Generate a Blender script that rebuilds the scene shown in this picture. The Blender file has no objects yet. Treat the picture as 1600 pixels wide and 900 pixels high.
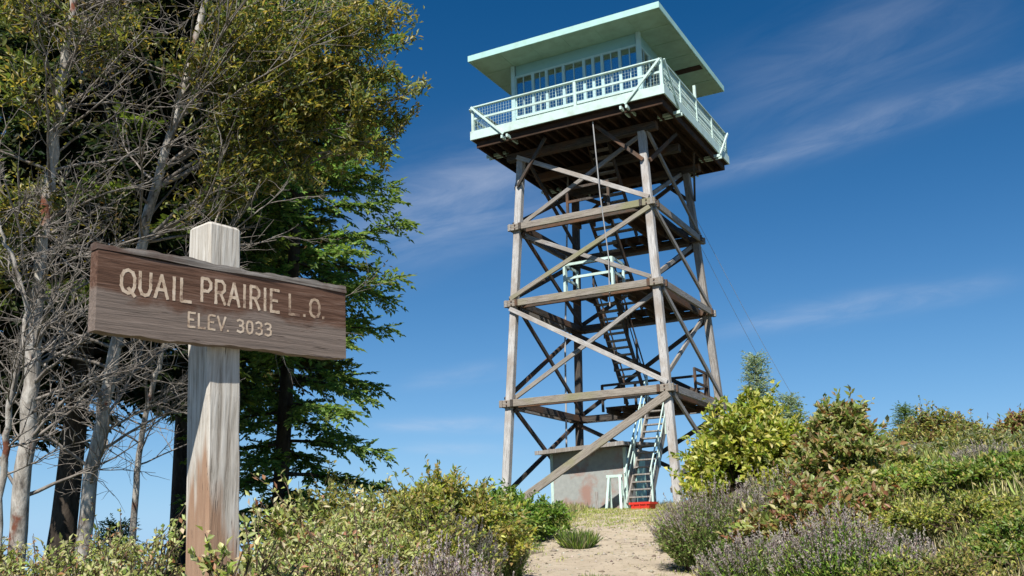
import bpy, math, random
import numpy as np
from mathutils import Vector, Matrix, Quaternion
R_ = math.radians
rng = np.random.default_rng(7)
random.seed(7)
SC = bpy.context.scene
COL = SC.collection

# ------------------------------------------------------------------ camera
CAM = np.array([0.3093, -33.5215, -1.1245])
HEAD, PITCH, ROLL, FPX = -0.1132, 0.2551, -0.0269, 1550.1
_F = np.array([math.sin(HEAD)*math.cos(PITCH), math.cos(HEAD)*math.cos(PITCH), math.sin(PITCH)])
_R0 = np.array([math.cos(HEAD), -math.sin(HEAD), 0.0])
_U0 = np.cross(_R0, _F)
_R = _R0*math.cos(ROLL)+_U0*math.sin(ROLL)
_U = -_R0*math.sin(ROLL)+_U0*math.cos(ROLL)
cd = bpy.data.cameras.new('camera'); cam = bpy.data.objects.new('camera', cd); COL.objects.link(cam)
cd.sensor_width = 36; cd.lens = FPX/1600*36; cd.clip_start = 0.1; cd.clip_end = 20000
cam.matrix_world = Matrix(((_R[0], _U[0], -_F[0], CAM[0]), (_R[1], _U[1], -_F[1], CAM[1]), (_R[2], _U[2], -_F[2], CAM[2]), (0, 0, 0, 1)))
SC.camera = cam

# ------------------------------------------------------------------ sun, sky, exposure
SUN_EL = R_(48); SUN_AZ = math.atan2(-0.096, -0.996)          # direction towards the sun
SUN_DIR = Vector((math.sin(SUN_AZ)*math.cos(SUN_EL), math.cos(SUN_AZ)*math.cos(SUN_EL), math.sin(SUN_EL)))
sl = bpy.data.lights.new('sun', 'SUN'); sl.energy = 5.0; sl.angle = R_(0.55); sl.color = (1.0, 0.945, 0.86)
so = bpy.data.objects.new('sun', sl); COL.objects.link(so); so.rotation_euler = SUN_DIR.to_track_quat('Z', 'Y').to_euler()
SKY_STRENGTH = 0.066
EXPOSURE = 0.45

def px(x, y, depth):
    """a photograph pixel at a distance in metres along the view axis"""
    return CAM + _F*depth + _R*((x-800)/FPX*depth) + _U*((450-y)/FPX*depth)

def build_world():
    w = bpy.data.worlds.new('World'); SC.world = w; w.use_nodes = True
    nt = w.node_tree; nt.nodes.clear(); L = nt.links.new
    def N(t, **k):
        n = nt.nodes.new(t)
        for a, b in k.items(): setattr(n, a, b)
        return n
    out = N('ShaderNodeOutputWorld'); bg = N('ShaderNodeBackground'); bg.inputs[1].default_value = SKY_STRENGTH
    sky = N('ShaderNodeTexSky'); sky.sky_type = 'NISHITA'; sky.sun_disc = False
    sky.sun_elevation = SUN_EL; sky.sun_rotation = SUN_AZ
    sky.altitude = 900; sky.air_density = 0.9; sky.dust_density = 0.0; sky.ozone_density = 3.2
    tc = N('ShaderNodeTexCoord')
    def M(op, a, b=None, c=None, clamp=False):
        n = N('ShaderNodeMath', operation=op); n.use_clamp = clamp
        for i, v in enumerate((a, b, c)):
            if v is None: continue
            if isinstance(v, (int, float)): n.inputs[i].default_value = v
            else: L(v, n.inputs[i])
        return n.outputs[0]
    def dot(vec):
        n = N('ShaderNodeVectorMath', operation='DOT_PRODUCT'); L(tc.outputs['Generated'], n.inputs[0]); n.inputs[1].default_value = tuple(vec)
        return n.outputs['Value']
    total = None
    # thin cirrus streaks: (x0,y0)-(x1,y1) give the directions of the ends in the sky
    streaks = [((1080, 285), (1640, 105), .013, .23, 9), ((1120, 175), (1560, -10), .050, .14, 6), ((1130, 515), (1540, 446), .010, .24, 12),
               ((540, 355), (880, 285), .045, .38, 6), ((600, 665), (820, 664), .006, .34, 14), ((640, 700), (800, 705), .005, .25, 14), ((640, 600), (800, 575), .008, .16, 14)]
    for (x0, y0), (x1, y1), wd, amp, nsc in streaks:
        a = px(x0, y0, 1)-CAM; b = px(x1, y1, 1)-CAM; a /= np.linalg.norm(a); b /= np.linalg.norm(b)
        m = (a+b)/2; m /= np.linalg.norm(m); al = b-a; hl = np.linalg.norm(al)/2; al /= np.linalg.norm(al)
        nn = np.cross(m, al); nn /= np.linalg.norm(nn)
        dm = dot(m); da = dot(al); dn = dot(nn)
        comb = N('ShaderNodeCombineXYZ'); L(M('MULTIPLY', da, 1.0), comb.inputs[0]); L(M('MULTIPLY', dn, 4.5), comb.inputs[1])
        nz = N('ShaderNodeTexNoise'); nz.inputs['Scale'].default_value = nsc; nz.inputs['Detail'].default_value = 7; nz.inputs['Roughness'].default_value = .62
        nz.inputs['Distortion'].default_value = .6; L(comb.outputs[0], nz.inputs['Vector'])
        wob = N('ShaderNodeTexNoise'); wob.inputs['Scale'].default_value = 5; wob.inputs['Detail'].default_value = 3; L(comb.outputs[0], wob.inputs['Vector'])
        dnw = M('ADD', dn, M('MULTIPLY', M('SUBTRACT', wob.outputs['Fac'], .5), wd*1.6))
        g = M('POWER', 2.718, M('MULTIPLY', M('POWER', M('ABSOLUTE', M('DIVIDE', dnw, wd)), 2.0), -1.0))
        h = M('POWER', 2.718, M('MULTIPLY', M('POWER', M('ABSOLUTE', M('DIVIDE', da, hl*1.05)), 4.0), -1.0))
        f = M('GREATER_THAN', dm, 0.0)
        nn_ = M('MULTIPLY_ADD', nz.outputs['Fac'], 2.4, -.65, clamp=True)
        v = M('MULTIPLY', M('MULTIPLY', M('MULTIPLY', g, h), f), M('MULTIPLY', nn_, amp))
        total = v if total is None else M('ADD', total, v)
    total = M('MINIMUM', total, .6)
    mix = N('ShaderNodeMix'); mix.data_type = 'RGBA'; L(total, mix.inputs['Factor'])
    # the photograph was taken through a polariser: the sky is deep and saturated
    hsv = N('ShaderNodeHueSaturation'); hsv.inputs['Saturation'].default_value = 1.38; hsv.inputs['Value'].default_value = 1.0
    L(sky.outputs[0], hsv.inputs['Color'])
    # clear blue down to the skyline: the thick whitish air near the horizon is held back
    up = dot((0, 0, 1)); hf = M('MULTIPLY', M('POWER', 2.718, M('MULTIPLY', M('MAXIMUM', up, 0.0), -7.5)), .88)
    hm = N('ShaderNodeMix'); hm.data_type = 'RGBA'; L(hf, hm.inputs['Factor']); L(hsv.outputs[0], hm.inputs['A']); hm.inputs['B'].default_value = (3.6, 6.6, 10.6, 1)
    L(hm.outputs['Result'], mix.inputs['A']); mix.inputs['B'].default_value = (7.4, 8.0, 9.4, 1)
    L(mix.outputs['Result'], bg.inputs[0]); L(bg.outputs[0], out.inputs[0])
build_world()
SC.view_settings.view_transform = 'Standard'; SC.view_settings.look = 'None'
SC.view_settings.exposure = EXPOSURE; SC.view_settings.gamma = 1.0; SC.view_settings.use_curve_mapping = False

# ------------------------------------------------------------------ helpers
def tag(o, label=None, cat=None, group=None, kind=None):
    if label: o['label'] = label
    if cat: o['category'] = cat
    if group: o['group'] = group
    if kind: o['kind'] = kind
    return o

def empty(name, loc, rz=0.0, **k):
    o = bpy.data.objects.new(name, None); COL.objects.link(o); o.location = loc; o.rotation_euler = (0, 0, rz)
    o.empty_display_size = .3
    return tag(o, **k)

def obj(name, me, mat, parent=None):
    o = bpy.data.objects.new(name, me); COL.objects.link(o)
    if mat is not None:
        me.materials.clear(); me.materials.append(mat)
    if parent is not None: o.parent = parent
    return o

def mesh_np(name, V, F, n, col=None, smooth=False):
    """V (N,3); F (M,n) int; col per-vertex (N,3)"""
    me = bpy.data.meshes.new(name); V = np.asarray(V, dtype=np.float32); F = np.asarray(F, dtype=np.int32)
    me.vertices.add(len(V)); me.vertices.foreach_set('co', V.ravel())
    me.loops.add(F.size); me.loops.foreach_set('vertex_index', F.ravel())
    me.polygons.add(len(F)); me.polygons.foreach_set('loop_start', np.arange(len(F), dtype=np.int32)*n)
    me.polygons.foreach_set('loop_total', np.full(len(F), n, dtype=np.int32))
    if smooth: me.polygons.foreach_set('use_smooth', np.ones(len(F), dtype=bool))
    if col is not None:
        ca = me.color_attributes.new('tint', 'FLOAT_COLOR', 'POINT')
        c4 = np.ones((len(V), 4), dtype=np.float32); c4[:, :3] = col; ca.data.foreach_set('color', c4.ravel())
    me.update(calc_edges=True); me.validate()
    return me

class MB:
    """collects boxes / bars into one mesh"""
    def __init__(s): s.v = []; s.f = []
    def raw(s, v, f):
        b = len(s.v); s.v += [tuple(p) for p in v]; s.f += [tuple(i+b for i in q) for q in f]; return s
    def box(s, x0, x1, y0, y1, z0, z1):
        return s.raw([(x0, y0, z0), (x1, y0, z0), (x1, y1, z0), (x0, y1, z0), (x0, y0, z1), (x1, y0, z1), (x1, y1, z1), (x0, y1, z1)],
                     [(0, 3, 2, 1), (4, 5, 6, 7), (0, 1, 5, 4), (1, 2, 6, 5), (2, 3, 7, 6), (3, 0, 4, 7)])
    def bar(s, a, b, w, h, up=(0, 0, 1), ch=.12):
        a = Vector(a); b = Vector(b); d = (b-a).normalized(); u = Vector(up)
        if abs(d.dot(u)) > .98: u = Vector((0, 1, 0))
        x = d.cross(u).normalized(); y = x.cross(d).normalized(); c = min(w, h)*ch
        pr = [(-w/2+c, -h/2), (w/2-c, -h/2), (w/2, -h/2+c), (w/2, h/2-c), (w/2-c, h/2), (-w/2+c, h/2), (-w/2, h/2-c), (-w/2, -h/2+c)]
        v = [a+x*p+y*q for p, q in pr]+[b+x*p+y*q for p, q in pr]
        f = [tuple(range(7, -1, -1)), tuple(range(8, 16))]+[(i, (i+1) % 8, (i+1) % 8+8, i+8) for i in range(8)]
        return s.raw(v, f)
    def mesh(s, name):
        me = bpy.data.meshes.new(name); me.from_pydata(s.v, [], s.f); me.update(); return me
    def build(s, name, mat, parent=None): return obj(name, s.mesh(name), mat, parent)

def beam(name, a, b, w, h, mat, parent, up=(0, 0, 1)):
    """a timber of its own: local z along its length so that the grain follows it"""
    a = Vector(a); b = Vector(b); d = (b-a); L = d.length; d.normalize(); u = Vector(up)
    if abs(d.dot(u)) > .98: u = Vector((0, 1, 0))
    x = d.cross(u).normalized(); y = x.cross(d).normalized()
    m = MB(); m.bar((0, 0, 0), (0, 0, L), w, h, up=(0, 1, 0), ch=.09)
    o = m.build(name, mat, parent)
    # local x -> x, local y -> -? keep a right-handed frame
    zx = d; xx = x; yx = zx.cross(xx)
    o.matrix_local = Matrix(((xx[0], yx[0], zx[0], a[0]), (xx[1], yx[1], zx[1], a[1]), (xx[2], yx[2], zx[2], a[2]), (0, 0, 0, 1)))
    return o

def tubes_np(lines, n=5):
    """lines: list of (pts (k,3), radii (k,)) -> V, F quads"""
    Vs = []; Fs = []; base = 0
    ang = np.arange(n)*2*math.pi/n; ca = np.cos(ang); sa = np.sin(ang)
    for pts, rad in lines:
        pts = np.asarray(pts, float); k = len(pts)
        t = np.gradient(pts, axis=0); t /= np.linalg.norm(t, axis=1, keepdims=True)+1e-9
        ref = np.array([0.3, 0.2, 1.0]) if abs(t[0][2]) < .8 else np.array([1.0, .1, 0])
        u = np.cross(t, ref); u /= np.linalg.norm(u, axis=1, keepdims=True)+1e-9; v = np.cross(t, u)
        r = np.asarray(rad, float)[:, None, None]
        ring = pts[:, None, :]+r*(u[:, None, :]*ca[None, :, None]+v[:, None, :]*sa[None, :, None])
        Vs.append(ring.reshape(-1, 3))
        i = np.arange(k-1)[:, None]*n; j = np.arange(n)[None, :]; j2 = (j+1) % n
        f = np.stack([base+i+j, base+i+j2, base+i+n+j2, base+i+n+j], -1).reshape(-1, 4)
        Fs.append(f); base += k*n
    return np.concatenate(Vs), np.concatenate(Fs)

def tube_obj(name, lines, mat, parent, n=5):
    V, F = tubes_np(lines, n); return obj(name, mesh_np(name, V, F, 4, smooth=True), mat, parent)

def unit(a): return a/(np.linalg.norm(a, axis=-1, keepdims=True)+1e-9)

def leaves_np(P, D, W, length, width, col, fold=.25):
    """kite leaves: base P, direction D, side hint W; arrays. two triangles folded along the rib"""
    D = unit(D); S = unit(np.cross(D, W)); Nn = unit(np.cross(S, D))
    l = length[:, None]; w = width[:, None]
    b = P; tip = P+D*l-Nn*l*.12; m = P+D*l*.48
    a1 = m+S*w*.5+Nn*w*fold; a2 = m-S*w*.5+Nn*w*fold
    V = np.stack([b, a1, tip, a2], 1).reshape(-1, 3)
    i = np.arange(len(P))[:, None]*4
    F = np.concatenate([i+np.array([[0, 1, 2]]), i+np.array([[0, 2, 3]])], 0)
    C = np.repeat(col, 4, axis=0)
    return V, F, C

def leaf_obj(name, packs, mat, parent=None):
    V = []; F = []; C = []; b = 0
    for v, f, c in packs:
        V.append(v); F.append(f+b); C.append(c); b += len(v)
    return obj(name, mesh_np(name, np.concatenate(V), np.concatenate(F), 3, np.concatenate(C)), mat, parent)

def pick(cols, n, jit=.18, w=None):
    cols = np.array(cols, float); idx = rng.choice(len(cols), n, p=w)
    c = cols[idx]*(1+rng.normal(0, jit, (n, 1)))*(1+rng.normal(0, .05, (n, 3)))
    return np.clip(c, .004, .9)

# ------------------------------------------------------------------ materials
def new_mat(name):
    m = bpy.data.materials.new(name); m.use_nodes = True; nt = m.node_tree; b = nt.nodes['Principled BSDF']
    return m, nt, b

def ramp(nt, fac, stops):
    r = nt.nodes.new('ShaderNodeValToRGB'); el = r.color_ramp.elements
    while len(el) < len(stops): el.new(.5)
    for e, (p, c) in zip(el, stops): e.position = p; e.color = (*c, 1)
    nt.links.new(fac, r.inputs[0]); return r.outputs[0]

def tex(nt, kind, scale, mapping=(1, 1, 1), detail=6, rough=.6, dist=0, rot=(0, 0, 0), loc=(0, 0, 0), rand=False):
    tc = nt.nodes.new('ShaderNodeTexCoord'); mp = nt.nodes.new('ShaderNodeMapping'); mp.inputs['Scale'].default_value = mapping
    mp.inputs['Rotation'].default_value = rot; mp.inputs['Location'].default_value = loc
    if rand:
        oi = nt.nodes.new('ShaderNodeObjectInfo'); va = nt.nodes.new('ShaderNodeVectorMath'); va.operation = 'MULTIPLY_ADD'
        cmb = nt.nodes.new('ShaderNodeCombineXYZ')
        for i in range(3): nt.links.new(oi.outputs['Random'], cmb.inputs[i])
        nt.links.new(cmb.outputs[0], va.inputs[0]); va.inputs[1].default_value = (37, 53, 71); nt.links.new(tc.outputs['Object'], va.inputs[2])
        nt.links.new(va.outputs[0], mp.inputs[0])
    else: nt.links.new(tc.outputs['Object'], mp.inputs[0])
    t = nt.nodes.new('ShaderNodeTexNoise'); t.inputs['Scale'].default_value = scale; t.inputs['Detail'].default_value = detail
    t.inputs['Roughness'].default_value = rough; t.inputs['Distortion'].default_value = dist
    nt.links.new(mp.outputs[0], t.inputs['Vector']); return t.outputs['Fac']

def mixc(nt, fac, a, b, mode='MIX'):
    m = nt.nodes.new('ShaderNodeMix'); m.data_type = 'RGBA'; m.blend_type = mode
    for s, v in (('Factor', fac), ('A', a), ('B', b)):
        i = m.inputs[s] if s == 'Factor' else [q for q in m.inputs if q.name == s and q.type == 'RGBA'][0]
        if isinstance(v, (int, float)): i.default_value = v
        elif isinstance(v, tuple): i.default_value = (*v, 1)
        else: nt.links.new(v, i)
    return [q for q in m.outputs if q.type == 'RGBA'][0]

def bump(nt, b, h, strength=.4, dist=.01):
    n = nt.nodes.new('ShaderNodeBump'); n.inputs['Strength'].default_value = strength; n.inputs['Distance'].default_value = dist
    nt.links.new(h, n.inputs['Height']); nt.links.new(n.outputs[0], b.inputs['Normal'])

def wood(name, stops, grain=(14, 14, .9), rough=.85, blotch=None, bstr=.5, bscale=1.6, lo=.45, hi=.62):
    m, nt, b = new_mat(name)
    g = tex(nt, 'n', 3.0, grain, 8, .65, .4, rand=True); c = ramp(nt, g, stops)
    if blotch:
        bl = tex(nt, 'n', bscale, (1, 1, .6), 5, .6, rand=True); f = ramp(nt, bl, [(lo, (0, 0, 0)), (hi, (1, 1, 1))])
        c = mixc(nt, f, c, blotch)
    ck = tex(nt, 'n', 7.0, (grain[0]*.9, grain[1]*.9, grain[2]*.55), 5, .55, rand=True); cr = ramp(nt, ck, [(.33, (1, 1, 1)), (.365, (0, 0, 0))]); c = mixc(nt, cr, c, tuple(v*.3 for v in stops[0][1]))
    tn = tex(nt, 'n', .45, (1, 1, 1), 3, .5, rand=True); c = mixc(nt, tn, c, mixc(nt, 1.0, c, (.74, .74, .75), 'MULTIPLY'))
    nt.links.new(c, b.inputs['Base Color']); b.inputs['Roughness'].default_value = rough
    b.inputs['Specular IOR Level'].default_value = .25
    bump(nt, b, g, bstr, .012); return m

M_ = {}
M_['timber'] = wood('weathered_timber', [(.30, (.10, .092, .085)), (.45, (.30, .285, .27)), (.68, (.50, .485, .46))], blotch=(.30, .265, .22), bscale=1.1)
M_['timber_lit'] = wood('sunlit_timber', [(.28, (.17, .16, .15)), (.43, (.48, .47, .455)), (.66, (.68, .67, .65))], blotch=(.40, .36, .32))  # paler weathered timber: sunlight put into the front legs and braces
M_['timber_dark'] = wood('dark_shaded_timber', [(.3, (.03, .026, .024)), (.5, (.085, .075, .065)), (.72, (.17, .155, .14))], blotch=(.16, .09, .055))  # dark timber; on rear legs and braces it paints in their shade
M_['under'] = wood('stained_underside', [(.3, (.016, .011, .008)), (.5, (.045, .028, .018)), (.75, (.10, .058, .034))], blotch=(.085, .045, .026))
M_['girt'] = wood('lichened_timber', [(.28, (.16, .13, .105)), (.5, (.33, .295, .25)), (.72, (.46, .42, .37))], blotch=(.30, .29, .17), bscale=.9, lo=.5, hi=.66)
def paint(name, c, dirt, rough=.5, amt=(.55, .8)):
    m, nt, b = new_mat(name); n = tex(nt, 'n', 2.2, (1, 1, 1), 7, .65); f = ramp(nt, n, [(amt[0], (0, 0, 0)), (amt[1], (1, 1, 1))])
    nt.links.new(mixc(nt, f, c, dirt), b.inputs['Base Color']); b.inputs['Roughness'].default_value = rough
    n2 = tex(nt, 'n', 30, (1, 1, 1), 3); bump(nt, b, n2, .12, .004); return m
M_['white'] = paint('white_paint', (.56, .74, .69), (.42, .50, .43), .55, (.44, .74))
M_['mint'] = paint('mint_paint', (.42, .70, .64), (.36, .54, .48), .55, (.46, .75))
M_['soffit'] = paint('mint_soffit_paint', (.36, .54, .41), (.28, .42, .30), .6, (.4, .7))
M_['shaded_aqua'] = paint('shaded_aqua_wall_paint', (.27, .50, .52), (.22, .42, .43), .5)  # aqua darkened: the eave shade is put into the header colour
M_['shaded_aqua_trim'] = paint('shaded_aqua_trim_paint', (.46, .66, .67), (.36, .54, .54), .5)  # trim dulled too, with eave shade in its colour
M_['steel'] = paint('galvanised_steel', (.42, .42, .42), (.24, .2, .17), .45)
M_['rust'] = paint('rusty_iron', (.10, .055, .035), (.05, .03, .022), .8)
M_['redplastic'] = paint('red_plastic', (.62, .04, .025), (.45, .05, .035), .35)
M_['roofing'] = paint('roofing_felt', (.17, .165, .16), (.26, .25, .24), .9, (.4, .65))
M_['curtain'] = paint('faded_curtain', (.36, .25, .23), (.45, .36, .33), .9)
M_['curtain_pale'] = paint('pale_curtain', (.50, .50, .46), (.40, .38, .34), .9)
m = bpy.data.materials.new('window_glass'); m.use_nodes = True; nt = m.node_tree; nt.nodes.remove(nt.nodes['Principled BSDF'])
tb = nt.nodes.new('ShaderNodeBsdfTransparent'); tb.inputs[0].default_value = (.80, .88, .90, 1); gb = nt.nodes.new('ShaderNodeBsdfGlossy'); gb.inputs['Roughness'].default_value = .04
fz = nt.nodes.new('ShaderNodeFresnel'); fz.inputs[0].default_value = 1.65; mxs = nt.nodes.new('ShaderNodeMixShader')
fa = nt.nodes.new('ShaderNodeMath'); fa.operation = 'ADD'; fa.inputs[1].default_value = .34; nt.links.new(fz.outputs[0], fa.inputs[0]); nt.links.new(fa.outputs[0], mxs.inputs[0])
nt.links.new(tb.outputs[0], mxs.inputs[1]); nt.links.new(gb.outputs[0], mxs.inputs[2]); nt.links.new(mxs.outputs[0], nt.nodes['Material Output'].inputs[0]); M_['glass'] = m
# shed wall: pale paint with rusty red wash near the ground
m, nt, b = new_mat('shed_paint'); n = tex(nt, 'n', 1.1, (1, 1, 1), 6, .6, loc=(1.7, 0, .6)); f = ramp(nt, n, [(.50, (0, 0, 0)), (.62, (1, 1, 1))])
n3 = tex(nt, 'n', 6, (1, 1, 1), 6, .6); c = mixc(nt, n3, (.22, .235, .23), (.42, .44, .42))
nt.links.new(mixc(nt, f, c, (.32, .20, .165)), b.inputs['Base Color']); b.inputs['Roughness'].default_value = .75; bump(nt, b, n3, .3, .01); M_['shed'] = m
# leaves
def leafmat(name, trans=.32, rough=.42, spec=.45):
    m, nt, b = new_mat(name); at = nt.nodes.new('ShaderNodeAttribute'); at.attribute_name = 'tint'
    nt.links.new(at.outputs['Color'], b.inputs['Base Color']); b.inputs['Roughness'].default_value = rough; b.inputs['Specular IOR Level'].default_value = spec
    tr = nt.nodes.new('ShaderNodeBsdfTranslucent'); h = nt.nodes.new('ShaderNodeHueSaturation'); h.inputs['Value'].default_value = 1.5; h.inputs['Saturation'].default_value = 1.1
    nt.links.new(at.outputs['Color'], h.inputs['Color']); nt.links.new(h.outputs[0], tr.inputs['Color'])
    mx = nt.nodes.new('ShaderNodeMixShader'); mx.inputs[0].default_value = trans
    nt.links.new(b.outputs[0], mx.inputs[1]); nt.links.new(tr.outputs[0], mx.inputs[2]); nt.links.new(mx.outputs[0], nt.nodes['Material Output'].inputs[0]); return m
M_['leaf'] = leafmat('leaf', .42); M_['needle'] = leafmat('needles', .48, .55, .3); M_['dry'] = leafmat('dry_stems', .15, .8, .15)
def bark(name, stops, patch=None, scale=9, mp=(1, 1, .35), lo=.5, hi=.58, ps=2.4):
    m, nt, b = new_mat(name); n = tex(nt, 'n', scale, mp, 8, .7); c = ramp(nt, n, stops)
    if patch:
        p = tex(nt, 'n', ps, (1, 1, .8), 5, .6, loc=(3, 1, 2)); f = ramp(nt, p, [(lo, (0, 0, 0)), (hi, (1, 1, 1))]); c = mixc(nt, f, c, patch)
    nt.links.new(c, b.inputs['Base Color']); b.inputs['Roughness'].default_value = .9; b.inputs['Specular IOR Level'].default_value = .15
    bump(nt, b, n, .8, .03); return m
M_['bark_fir'] = bark('fir_bark', [(.35, (.02, .016, .013)), (.6, (.075, .06, .048))])
M_['bark_pale'] = bark('lichened_bark', [(.34, (.10, .08, .065)), (.48, (.36, .33, .29)), (.64, (.62, .59, .54))], patch=(.20, .08, .05), lo=.55, hi=.61)
M_['twig_pale'] = bark('dead_twig', [(.35, (.12, .10, .085)), (.65, (.34, .31, .275))])
M_['twig_brown'] = bark('brown_twig', [(.35, (.06, .04, .028)), (.65, (.17, .125, .09))])

# ------------------------------------------------------------------ the ground
FW = np.array([math.sin(HEAD), math.cos(HEAD)]); RT = np.array([math.cos(HEAD), -math.sin(HEAD)])
_pd = np.array([-400, -60, -10, 0, 5, 10, 13.5, 20, 27, 30, 36, 41, 47, 60, 90, 150, 400, 1200, 9000.])
_pz = np.array([-40, -9, -3.6, -2.78, -2.42, -1.90, -1.55, -.95, -.36, -.16, -.06, -.5, -1.8, -6, -17, -36, -75, -105, -130.])
def sm(a, b, x): t = np.clip((x-a)/(b-a), 0, 1); return t*t*(3-2*t)
def to_ds(x, y):
    X = x-CAM[0]; Y = y-CAM[1]; return X*FW[0]+Y*FW[1], X*RT[0]+Y*RT[1]
def from_ds(d, s): return CAM[0]+FW[0]*d+RT[0]*s, CAM[1]+FW[1]*d+RT[1]*s
def path_c(d): return np.interp(d, [-5, 0, 8, 13.5, 20, 28, 33], [.0, .15, .62, .98, 1.72, 2.85, 3.3])
def path_w(d): return np.interp(d, [-5, 8, 13.5, 20, 28, 33], [1.45, 1.45, 1.42, 1.45, 1.25, .9])
def bumpf(x, y):
    return .06*np.sin(x*1.3+.7)*np.cos(y*1.1)+.035*np.sin(x*3.1+y*2.3)+.02*np.sin(x*6.7-y*5.1+1)
def ground_z(x, y):
    x = np.asarray(x, float); y = np.asarray(y, float); d, s = to_ds(x, y)
    z = np.interp(d, _pd, _pz)
    c = path_c(np.clip(d, 0, 33)); off = s-c
    far = 1-sm(38, 60, d)
    z = z+far*sm(-3, 6, d)*(1.25*sm(1.6, 5.5, off)*(1-.45*sm(22, 34, d)) + .45*sm(5, 12, off))
    lf = sm(2.5, 7.5, -off)
    z = z-lf*np.maximum(0, z+1.75)*sm(9, 18, d)*far*.9 - sm(5, 14, -off)*sm(12, 30, d)*far*2.6
    z = z+bumpf(x, y)*far*(.45+.55*sm(.8, 2.5, np.abs(off)))
    far2 = sm(300, 1500, np.abs(d)+np.abs(s))
    z = z+far2*(28*np.sin(x*.0011+1)*np.cos(y*.0009)+14*np.sin(x*.0031)*np.sin(y*.0027+2))
    return z
def grid_mesh(name, us, vs, zoff=0, fn=None):
    U, Vv = np.meshgrid(us, vs); X, Y = from_ds(Vv, U); Z = ground_z(X, Y)+zoff
    if fn: Z = Z+fn(X, Y)
    V = np.stack([X, Y, Z], -1).reshape(-1, 3); a, b_ = len(us), len(vs)
    i, j = np.meshgrid(np.arange(a-1), np.arange(b_-1)); k = (j*a+i).ravel()
    return mesh_np(name, V, np.stack([k, k+1, k+a+1, k+a], -1), 4, smooth=True)
def axis(core0, core1, step, outs):
    c = list(np.arange(core0, core1+step/2, step)); return np.array(outs[0]+c+outs[1])
us = axis(-14, 18, .2, ([-9000, -5000, -2500, -1300, -700, -400, -240, -150, -95, -60, -40, -28, -21, -17], [19, 22, 27, 36, 55, 90, 150, 260, 450, 800, 1500, 3000, 6000, 9000]))
vs = axis(-4, 42, .2, ([-9000, -4000, -1500, -600, -250, -100, -50, -25, -14, -8], [43, 45, 48, 53, 60, 75, 95, 130, 190, 300, 500, 850, 1400, 2300, 4000, 6500, 9500]))
m, nt, b = new_mat('ground_soil')
n1 = tex(nt, 'n', .55, (1, 1, 1), 8, .65); n2 = tex(nt, 'n', 9, (1, 1, 1), 8, .75); n3 = tex(nt, 'n', 60, (1, 1, 1), 4, .7)
c1 = ramp(nt, n2, [(.3, (.055, .042, .028)), (.5, (.15, .12, .075)), (.72, (.26, .215, .135))])
c2 = ramp(nt, n2, [(.3, (.035, .045, .018)), (.6, (.10, .115, .045)), (.8, (.19, .175, .08))])
f = ramp(nt, n1, [(.42, (0, 0, 0)), (.58, (1, 1, 1))]); nt.links.new(mixc(nt, f, c1, c2), b.inputs['Base Color']); b.inputs['Roughness'].default_value = .95
bump(nt, b, n2, .9, .05); M_['ground'] = m
m, nt, b = new_mat('path_dirt')
n1 = tex(nt, 'n', 1.4, (1, 1, 1), 8, .7); n2 = tex(nt, 'n', 42, (1, 1, 1), 7, .75); n3 = tex(nt, 'n', 6, (1, 1, 1), 7, .75)
c1 = ramp(nt, n1, [(.3, (.44, .35, .25)), (.5, (.58, .48, .36)), (.72, (.66, .57, .44))])
c2 = ramp(nt, n2, [(.34, (.24, .19, .13)), (.46, (.50, .42, .31)), (.7, (.62, .54, .42))])
c3 = mixc(nt, .4, c1, c2); f = ramp(nt, n3, [(.54, (0, 0, 0)), (.68, (1, 1, 1))])
nt.links.new(mixc(nt, f, c3, (.27, .225, .12)), b.inputs['Base Color']); b.inputs['Roughness'].default_value = .95
bump(nt, b, n2, 1.0, .03); M_['path'] = m
g = obj('ground', grid_mesh('ground', us, vs), M_['ground']); tag(g, 'brown soil hilltop with dry grass falling away behind the tower', 'ground', kind='structure')
# the path: its own sheet just above the soil, with ragged edges
dv = np.arange(-3, 31.5, .2); NU = 22
pu = np.linspace(-1, 1, NU); Vp = []
for d in dv:
    wl = float(path_w(d))*(1+.13*math.sin(d*1.7)+.09*math.sin(d*4.3+1)+.05*rng.normal()); wr = float(path_w(d))*(1+.10*math.sin(d*1.3+2)+.08*math.sin(d*5.1)+.05*rng.normal())
    cc = float(path_c(d)); s = np.where(pu < 0, pu*wl, pu*wr)+cc
    X, Y = from_ds(d, s); Z = ground_z(X, Y)+.03-.09*np.abs(pu)**8
    Vp.append(np.stack([X, Y, Z], -1))
Vp = np.concatenate(Vp); i, j = np.meshgrid(np.arange(NU-1), np.arange(len(dv)-1)); k = (j*NU+i).ravel()
g = obj('path', mesh_np('path', Vp, np.stack([k, k+1, k+NU+1, k+NU], -1), 4, smooth=True), M_['path']); tag(g, 'pale sandy footpath climbing to the lookout tower', 'path', kind='structure')

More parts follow.
